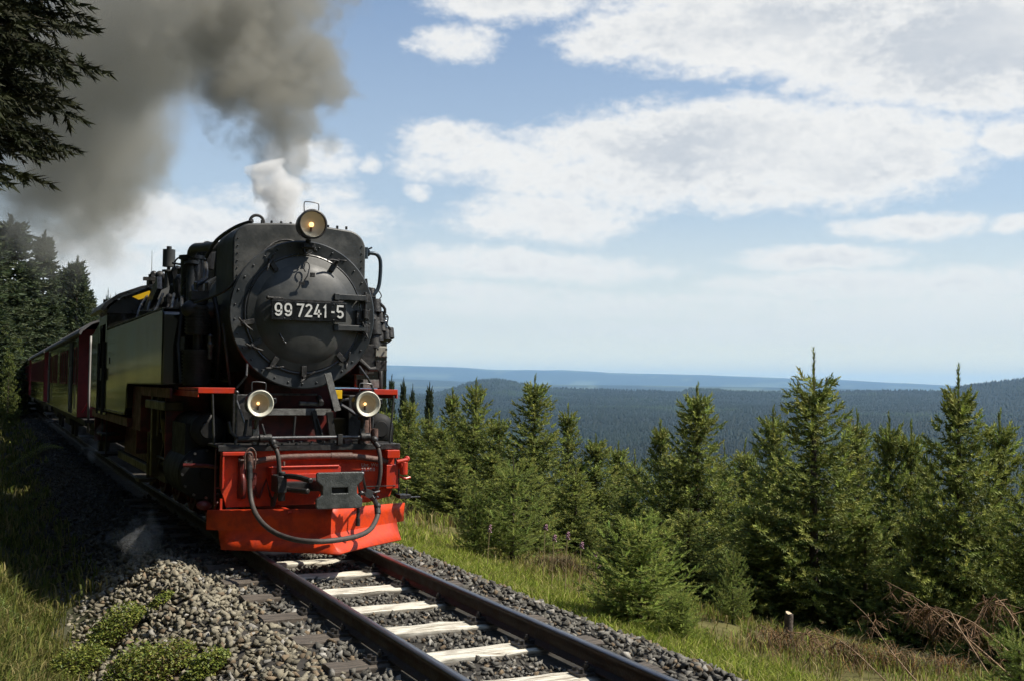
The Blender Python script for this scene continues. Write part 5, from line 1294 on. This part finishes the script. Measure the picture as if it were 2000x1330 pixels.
def region(x0, x1, y0, y1, f=None, power=1.0):
    def g(r):
        Y = y0 + (y1-y0)*r.random()**power; x = r.uniform(x0, x1)
        if f and not f(x, Y, r): return None
        return x + float(cxf(Y)), Y
    return g
G1 = [(.22, .29, .035), (.28, .33, .045), (.34, .36, .07), (.42, .38, .14), (.17, .23, .032)]
G2 = [(.20, .24, .04), (.30, .28, .07), (.32, .24, .10), (.38, .32, .15), (.23, .27, .05), (.24, .19, .08), (.25, .30, .055), (.20, .25, .05)]
G3 = [(.11, .14, .028), (.16, .175, .036), (.20, .19, .055), (.09, .11, .03), (.25, .21, .085)]
nz = lambda x, Y, s, sd: mnoise.noise(Vector((x/s, Y/s, sd)))
stuff_obj('verge_grass', [
  blades(34000, region(1.68, 2.75, 4.4, 13.5, lambda x, Y, r: r.random() < min(1, (x-1.60)*4) and r.random() < 1.3-(x-2.2)*1.2 + nz(x, Y, .4, 1)), .07, .20, .0045, G1, .8, 1, .025),
  blades(9000, region(1.6, 3.2, 13.5, 30), .10, .25, .010, G1, .7, 2, .03)], m_grass, 'bright green grass strip between ballast and brown slope', 'grass')
stuff_obj('slope_grass', [
  blades(30000, region(2.35, 7.0, 5.0, 16, lambda x, Y, r: r.random() < .65 + nz(x, Y, .8, 4)*1.2), .06, .21, .005, G2, .8, 3, .04),
  blades(7000, region(2.5, 8.0, 16, 32), .12, .30, .011, G2, .7, 4, .05)], m_grass, 'tawny dry grass on the slope below the young spruces', 'grass')
stuff_obj('bank_grass', [
  blades(34000, region(-3.5, -2.18, 3.6, 11.5, lambda x, Y, r: r.random() < min(1, (-2.14-x)*3.5)), .06, .21, .0045, G3, 1.0, 5, .03),
  blades(16000, region(-5.5, -1.75, 11.5, 28), .08, .22, .009, G3, .9, 6, .04),
  blades(9000, region(-9.0, -1.5, 28, 62), .12, .30, .022, G3, .8, 7, .05)], m_grass, 'long olive grass covering the bank left of the track', 'grass')
# brown heather and bracken
B1 = [(.15, .11, .065), (.20, .14, .075), (.12, .10, .065), (.24, .15, .07), (.17, .16, .085)]
def spots(lst):
    cs = [(ground_hit(px, py), r_) for px, py, D, r_ in lst]
    def g(r):
        c, s_ = cs[r.randrange(len(cs))]; a = r.uniform(0, 6.28); q = abs(r.gauss(0, .5))*s_
        return c[0] + q*math.cos(a), c[1] + q*math.sin(a)
    return g
stuff_obj('dry_heather', [
  blades(11000, spots([(810, 980, 14.5, .7), (860, 1010, 13.5, .7), (920, 1040, 12.5, .5), (1100, 1120, 10.5, .45), (1060, 1090, 11.3, .5), (820, 950, 16.5, .7), (790, 1010, 13, .35)]), .10, .30, .0035, B1, .9, 8, .03),
  blades(4800, spots([(1650, 1290, 7.3, .5), (1750, 1310, 6.9, .5), (1850, 1320, 6.6, .45), (1520, 1270, 8.0, .5), (1950, 1300, 6.8, .5), (1440, 1215, 8.9, .35), (1600, 1240, 8.3, .5), (1180, 1080, 11, .4)]), .10, .28, .003, B1 + [(.22, .10, .035)], 1.3, 9, .03)], m_twig, 'brown dry heather patches below the spruces', 'heather')
# bilberry shrubs with small glossy leaves
def bilberry(px, py, D, rad_, hh, n, label, cols, drop=0.0):
    c = np.array(ground_hit(px, py)); r = random.Random(int(px)); V, F, C = [], [], []; tw_ = []
    for k in range(n):
        a = r.uniform(0, 6.28); q = rad_*math.sqrt(r.random()); x, y = q*math.cos(a)*1.2, q*math.sin(a)
        top = hh*(1-(q/rad_)**2*.7)*(.8+.4*r.random()); z = top*r.uniform(.35, 1.0)**.6 + (max(tz(c[0]+x, c[1]+y), ballast_z(c[0]+x, c[1]+y) if -2.45 < c[0]+x < 1.9 else -99)-c[2])
        nrm = Vector((r.gauss(0, .6), r.gauss(0, .6), 1)).normalized(); u = nrm.orthogonal().normalized(); u.rotate(Matrix.Rotation(r.uniform(0, 6.28), 3, nrm)); w = nrm.cross(u)
        s_ = r.uniform(.009, .017); p = Vector((x, y, z)); b = len(V)
        V += [p-u*s_, p+w*s_*.55+nrm*.002, p+u*s_, p-w*s_*.55+nrm*.002]; F += [(b, b+1, b+2), (b, b+2, b+3)]; cc = np.array(r.choice(cols))*r.uniform(.75, 1.25); C += [cc]*4
        if k % 5 == 0:
            b = len(V); V += [(x*.85-.002, y*.85, z-top*.9), (x*.85+.002, y*.85, z-top*.9), (x, y, z)]; F.append((b, b+1, b+2)); C += [np.array((.08, .055, .03))]*3
    me = np_mesh('foliage', np.array([tuple(v) for v in V]), np.array(F), [m_leaf], color=np.array(C))
    e = empty('bilberry_shrub', tuple(c)); tag(e, label, 'shrub', 'bilberry shrubs on the left bank and ballast edge'); link('foliage', me, e)
    s = MB(); 
    for k in range(5): a = r.uniform(0, 6.28); s.cyl((0, 0, -.03), (rad_*.5*math.cos(a), rad_*.5*math.sin(a), hh*.6), .004, .002, n=5)
    s.build('stem', m_bark, e)
LG = [(.15, .19, .03), (.20, .23, .035), (.11, .15, .028), (.24, .24, .05)]
bilberry(215, 1262, 8.2, .22, .27, 3200, 'bilberry shrub left of the ballast heap, at the ditch', LG)
bilberry(150, 1325, 7.4, .20, .24, 2000, 'bilberry shrub under the ditch, half sunk in long grass', LG)
bilberry(300, 1335, 7.0, .24, .24, 3200, 'wide bilberry carpet at the bottom edge beside the stones', LG + [(.16, .12, .04)])
bilberry(395, 1325, 6.8, .15, .17, 1500, 'right end of the bilberry carpet, climbing onto the stones', LG)
bilberry(245, 1335, 6.8, .18, .24, 1800, 'bilberry clump between the ditch shrub and the carpet', LG)
bilberry(70, 896, 19, .55, .22, 1500, 'sunlit shrub alone in the shadowed verge', [(.26, .28, .06), (.22, .26, .05)])
bilberry(25, 1225, 7.4, .24, .14, 1500, 'leafy shrub in the grass at the left edge', [(.12, .17, .04), (.16, .21, .05)])
bilberry(310, 1185, 8.6, .10, .09, 400, 'small sprig growing out of the ballast heap', LG)
bilberry(1610, 1225, 9.2, .30, .16, 1500, 'yellow green shrub right of the cut stump', [(.20, .21, .04), (.15, .18, .035)])
bilberry(1010, 1068, 12.2, .25, .16, 900, 'low green shrub under the lone sapling', [(.16, .20, .05)])
# foxgloves
m_fox = mat('foxglove_pink', (.30, .16, .20), .5); m_stem = mat('dry_stem', (.26, .20, .10), .8)
for (px, py, D, h, lab) in [(957, 1022, 12.6, .32, 'foxglove in front of the brown heather, farthest left'), (1066, 1022, 12.2, .22, 'foxglove leaning right, just right of the sapling'), (1083, 1042, 11.4, .24, 'second foxglove right of the sapling'), (1109, 1036, 11.2, .27, 'tallest foxglove, in the middle of the line'), (1136, 1056, 10.9, .22, 'foxglove fourth in the line toward the bush'), (1163, 1076, 10.6, .20, 'foxglove closest to the round bush'), (1172, 1102, 10.2, .12, 'shortest foxglove under the round bush')]:
    t_ = PD(px, py, D); e = empty('foxglove', (t_[0], t_[1], t_[2]-h)); tag(e, lab, 'foxglove', 'foxgloves along the spruce edge')
    gz = tz(t_[0], t_[1]); s = MB(); s.tube([(-.03, 0, gz-(t_[2]-h)-.02), (-.01, 0, h*.5), (0, 0, h)], [.005, .004, .002], n=5); s.build('stem', m_stem, e)
    s = MB()
    for k in range(9): a = k*2.4; z_ = h*(.72+.03*k); s.lathe([(0, 0), (.006, .004), (.008, .018), (.010, .024)], (0, 0, z_), axis=(math.cos(a), math.sin(a), -.6), n=6)
    q = s.build('flower_spike', m_fox, e)
# cut post, fallen branches
t_ = list(ground_hit(1541, 1262)); gz = t_[2]; t_[2] += .29; t_ = np.array(t_); s = MB(); s.tube([(t_[0]-.02, t_[1], min(gz, t_[2]-.2)-.05), (t_[0], t_[1], t_[2])], [.046, .038], n=14)
st = empty('stump', (t_[0], t_[1], gz)); tag(st, 'small cut stump with a pale top in the slope grass', 'stump')
o = s.build('trunk', m_bark, st, smooth=True, auto=40); o.matrix_parent_inverse = Matrix.Translation(-st.location)
s = MB(); s.cyl((t_[0], t_[1], t_[2]), (t_[0]+.001, t_[1]-.002, t_[2]+.004), .036, n=14); o = s.build('cut_face', mat('cut_wood', (.50, .40, .26), .8), st); o.matrix_parent_inverse = Matrix.Translation(-st.location)
m_dead = mat('dead_branch_bark', (.20, .12, .06), .85, c2=(.34, .24, .14), scale=30); m_deadn = mat('dead_needles', (.17, .09, .045), .85, c2=(.26, .16, .08), scale=30)
def dead_branch(pts, r0, label, twigs=22, tl=.28):
    P3 = [Vector(PD(*q)) for q in pts]; e = empty('fallen_branch', tuple(P3[0])); tag(e, label, 'branch', 'dead brown branches in the lower right')
    s = MB(); s.tube(P3, [r0*.7, r0*.15], n=7, sub=4); o = s.build('limb', m_dead, e, smooth=True); o.matrix_parent_inverse = Matrix.Translation(-e.location)
    rr = random.Random(int(pts[0][0])); s = MB()
    for k in range(twigs):
        u = rr.uniform(.15, .98)*(len(P3)-1); i = int(u); p = P3[i].lerp(P3[i+1], u-i); d = (P3[i+1]-P3[i]).normalized()
        w = Vector((rr.gauss(0, 1), rr.gauss(0, 1), rr.gauss(-.1, .7))).normalized(); L = tl*rr.uniform(.4, 1.1)
        m1 = p + (d*.5+w).normalized()*L*.5; m2 = m1 + (d*.4+w*.6+Vector((0, 0, -.8))).normalized()*L*.5
        s.tube([p, m1, m2], [.0035, .0025, .001], n=4, caps=False)
        for j in range(5): q = p.lerp(m1, rr.random()) if rr.random() < .4 else m1.lerp(m2, rr.random()); s.tube([q, q + Vector((rr.gauss(0, .04), rr.gauss(0, .04), -rr.uniform(.02, .09)))], [.002, .0012], n=3, caps=False)
    o = s.build('dead_twigs', m_deadn, e); o.matrix_parent_inverse = Matrix.Translation(-e.location); tag(o, kind='stuff')
dead_branch([(1985, 1330, 6.6), (1900, 1255, 7.0), (1800, 1175, 7.5), (1728, 1133, 7.9)], .010, 'long dead branch rising toward upper left out of the pile', 14, .15)
dead_branch([(1990, 1290, 6.9), (1900, 1215, 7.2), (1820, 1190, 7.4), (1760, 1200, 7.6)], .009, 'rust brown branch arching over the pile with hanging needles', 24, .26)
dead_branch([(1940, 1330, 6.7), (1870, 1220, 7.1), (1850, 1190, 7.3), (1800, 1190, 7.5)], .008, 'second rust brown branch inside the pile', 20, .26)
dead_branch([(1790, 1330, 6.9), (1740, 1270, 7.3), (1700, 1210, 7.6), (1660, 1170, 7.9)], .007, 'thin bare branch left of the pile', 10, .2)
dead_branch([(1730, 1330, 6.8), (1640, 1250, 7.4), (1560, 1235, 7.9), (1480, 1235, 8.4)], .006, 'low arching dead branch below the stump', 30, .25)
dead_branch([(2000, 1240, 7.2), (1960, 1180, 7.5), (1930, 1170, 7.7), (1890, 1250, 7.5)], .007, 'drooping dead bough at the right edge', 30, .28)
# stray weeds on the slope
s = MB(); 
# ------------------------------------------------------------------ distant forest on the valley floor and ridges
rf = random.Random(5); Vd, Fd, Cd = [], [], []; kk = 0
cone = [(math.cos(6.283*j/4), math.sin(6.283*j/4)) for j in range(4)]
for k in range(62000):
    a = rf.uniform(11, 55); r_ = 420*math.exp(rf.random()**.62*math.log(6900/420)); x = CAMP[0] + r_*math.sin(R_(a)); y = r_*math.cos(R_(a)); z = tz(x, y)
    h = rf.uniform(9, 21)*(1 if r_ < 1800 else .62); w = h*rf.uniform(.22, .34)*(1 + (r_ > 2500)*.8); a0 = rf.random()
    Vd += [(x+w*(c*math.cos(a0)-s_*math.sin(a0)), y+w*(c*math.sin(a0)+s_*math.cos(a0)), z-1) for c, s_ in cone] + [(x, y, z+h)]
    Fd += [(kk, kk+1, kk+4), (kk+1, kk+2, kk+4), (kk+2, kk+3, kk+4), (kk+3, kk, kk+4)]; kk += 5
    n2 = mnoise.noise(Vector((x/420, y/420, 2))); g_ = .95 + .6*n2 + .25*mnoise.noise(Vector((x/150, y/150, 5))) + rf.uniform(-.05, .05)
    c = np.array((.007, .015, .008) if n2 < .25 else (.017, .030, .011))*g_*(1.8 if r_ < 1000 else 1)
    Cd += [c]*5
o = link('distant_forest', np_mesh('distant_forest', np.array(Vd), np.array(Fd), [m_needle_dark], smooth=True, color=np.array(Cd))); tag(o, 'dark spruce forest covering the valley and ridge', 'forest', kind='stuff')

# ================================================================== SMOKE, STEAM, AIR
def fbm_s(n, vec, scale, detail=4): return S(n, noise_s(n, vec, scale, detail, .58).outputs[0])
# path of the smoke: (x, y, z, radius) in metres, up from the chimney and then back over the train
def sp_(px, py, Y, rpx):
    p = PY(px, py, Y); D = -(CAMR.T @ (np.array(p)-CAMP))[2]; return (float(p[0]), float(p[1]), float(p[2]), float(rpx*D/F_PX))
SM = [sp_(552, 358, 12.5, 26), sp_(545, 335, 12.55, 52), sp_(545, 300, 12.6, 68), sp_(548, 240, 12.8, 92), sp_(540, 165, 13.2, 125), sp_(500, 65, 14.0, 180),
      sp_(410, 15, 16.0, 225), sp_(300, 40, 20.0, 225), sp_(200, 110, 25.0, 205), sp_(150, 220, 31.0, 185), sp_(135, 320, 38.0, 165), sp_(120, 420, 46.0, 135), sp_(100, 510, 56.0, 100)]
def smoke_mat(name, segs, base_scale, dens, colr, fade=None, win=None, amp=4.2):
    m = bpy.data.materials.new(name); m.use_nodes = True; n = m.node_tree; n.nodes.clear()
    t = node(n, 'ShaderNodeTexCoord'); P0 = t.outputs['Object']
    wn_ = noise_s(n, P0, base_scale*.55, 2, .5)
    ws = node(n, 'ShaderNodeVectorMath', operation='SUBTRACT'); n.links.new(wn_.outputs['Color'], ws.inputs[0]); ws.inputs[1].default_value = (.5, .5, .5)
    wc = node(n, 'ShaderNodeVectorMath', operation='SCALE'); n.links.new(ws.outputs[0], wc.inputs[0]); wc.inputs[3].default_value = .55/base_scale
    wa_ = node(n, 'ShaderNodeVectorMath', operation='ADD'); n.links.new(P0, wa_.inputs[0]); n.links.new(wc.outputs[0], wa_.inputs[1])
    sx_ = node(n, 'ShaderNodeSeparateXYZ'); n.links.new(wa_.outputs[0], sx_.inputs[0]); X, Y, Z = (S(n, sx_.outputs[i]) for i in range(3))
    best = None; rb = None
    for (a, b_) in segs:
        ax_, ay, az_, ra_ = a; d = np.array(b_[:3])-np.array(a[:3]); L2 = float(d@d)
        qx, qy, qz = X-ax_, Y-ay, Z-az_
        h = ((qx*float(d[0]/L2)) + (qy*float(d[1]/L2)) + (qz*float(d[2]/L2))).clamp()
        ex, ey, ez = qx - h*float(d[0]), qy - h*float(d[1]), qz - h*float(d[2])
        rr_ = h*float(b_[3]-ra_) + ra_
        q = (ex*ex + ey*ey + ez*ez).sqrt()/rr_
        f = 1.0 - q
        best = f if best is None else best.max(f); rb = rr_ if rb is None else rb.min(rr_)
    nz_ = fbm_s(n, wa_.outputs[0], base_scale, 7)
    nz2 = fbm_s(n, P0, base_scale*.4, 2)
    f = best + (nz_-.5)*amp + (nz2-.5)*amp*.5
    de = f.smooth(.12, .62)*dens
    v = node(n, 'ShaderNodeVolumePrincipled'); v.inputs['Color'].default_value = (*colr, 1); v.inputs['Anisotropy'].default_value = .15
    if fade: de = de*(Y.smooth(fade[0], fade[1], 1, 0))
    if win: de = de*(Y.smooth(win[0], win[1], 0, 1) if win[2] else Y.smooth(win[0], win[1], 1, 0))
    n.links.new(de.v, v.inputs['Density'])
    o = node(n, 'ShaderNodeOutputMaterial'); n.links.new(v.outputs[0], o.inputs['Volume'])
    return m
plume = empty('smoke_plume', (0, 0, 0)); tag(plume, 'brown grey smoke rising from the chimney and drifting back over the train', 'smoke')
def smoke_part(i0, i1, name, base_scale, dens, colr, win, vox, step, fade=None):
    """hull: union of balls along the path, remeshed into one skin; win = (y0, y1, rising) hands the density over to the neighbour"""
    s = MB()
    for i in range(i0, i1):
        a, b_ = Vector(SM[i][:3]), Vector(SM[i+1][:3])
        for k in range(4 if i < i1-1 else 5):
            t_ = k/4; s.sph(a.lerp(b_, t_), (SM[i][3]*(1-t_) + SM[i+1][3]*t_)*1.42, n=14)
    m = smoke_mat(name, [(SM[i], SM[i+1]) for i in range(i0, i1)], base_scale, dens, colr, fade, win, 4.2 if not win[2] else 3.0)
    m.cycles.volume_step_rate = step
    o = s.build(name, m, plume); r_ = o.modifiers.new('remesh', 'REMESH'); r_.mode = 'VOXEL'; r_.voxel_size = vox
    bpy.context.view_layer.update()
    me = bpy.data.meshes.new_from_object(o.evaluated_get(bpy.context.evaluated_depsgraph_get())); o.modifiers.clear(); o.data = me
    return o
SOOT = (.45, .44, .39)
smoke_part(0, 6, 'smoke_column', 1.9, 2.3, SOOT, (13.7, 14.9, False), .16, .22)
smoke_part(3, 12, 'smoke_trail', .72, .66, (.45, .445, .40), (13.7, 14.9, True), .5, .16, (32, 52))
# white steam in the first metre above the chimney
def steam_cloud(name, parent, pts, dens, scale, c=(.97, .97, .96), k=1.2):
    segs = [(pts[i], pts[i+1]) for i in range(len(pts)-1)]
    s = MB(); s.tube([p[:3] for p in pts], [p[3]*k for p in pts], n=12); return s.build(name, smoke_mat(name, segs, scale, dens, c), parent)
st_ = empty('steam_puff', (0, 0, 0)); tag(st_, 'white steam puff right above the chimney', 'steam')
steam_cloud('steam_cloud', st_, [(0.05, 12.2, 3.20, .26), (.0, 12.1, 3.45, .33), (-.06, 12.05, 3.72, .31), (-.16, 12.05, 4.05, .24)], 7.5, 4.2)
g = 'steam jets leaking beside the wheels'
for pts, lab in (([(310, 985, 12.0, 8), (300, 1020, 11.6, 18), (285, 1060, 11.3, 32), (262, 1085, 11.1, 40)], 'steam jet nearest the plough, drifting over the ballast'),
                 ([(296, 978, 12.6, 7), (278, 1005, 12.3, 16), (250, 1035, 12.0, 24), (228, 1050, 11.8, 28)], 'second steam jet just behind the nearest one'),
                 ([(202, 825, 18.5, 4), (192, 848, 18.0, 9), (180, 875, 17.6, 13), (172, 895, 17.3, 14)], 'thin steam jet under the cab steps')):
    e = empty('steam_jet', (0, 0, 0)); tag(e, lab, 'steam', g)
    steam_cloud('steam_cloud', e, [sp_(*p) for p in pts], .75, 3.0, (.93, .95, .97), 1.1)
# air: pale blue haze round everything
zmax = float(Vt[:, 2].max()); zmin = float(Vt[:, 2].min())
s = MB(); s.box(-BOX, BOX, -BOX, BOX, zmin-1.0, max(zmax, 30.0)+25.0)
mh = bpy.data.materials.new('haze_air'); mh.use_nodes = True; n = mh.node_tree; n.nodes.clear()
v = node(n, 'ShaderNodeVolumePrincipled'); v.inputs['Color'].default_value = (.43, .70, 1.0, 1); v.inputs['Density'].default_value = 4.4e-5
o = node(n, 'ShaderNodeOutputMaterial'); n.links.new(v.outputs[0], o.inputs['Volume'])
hz_ = s.build('haze', mh); tag(hz_, kind='stuff'); hz_.display_type = 'WIRE'
mh.cycles.homogeneous_volume = True if hasattr(mh.cycles, 'homogeneous_volume') else False
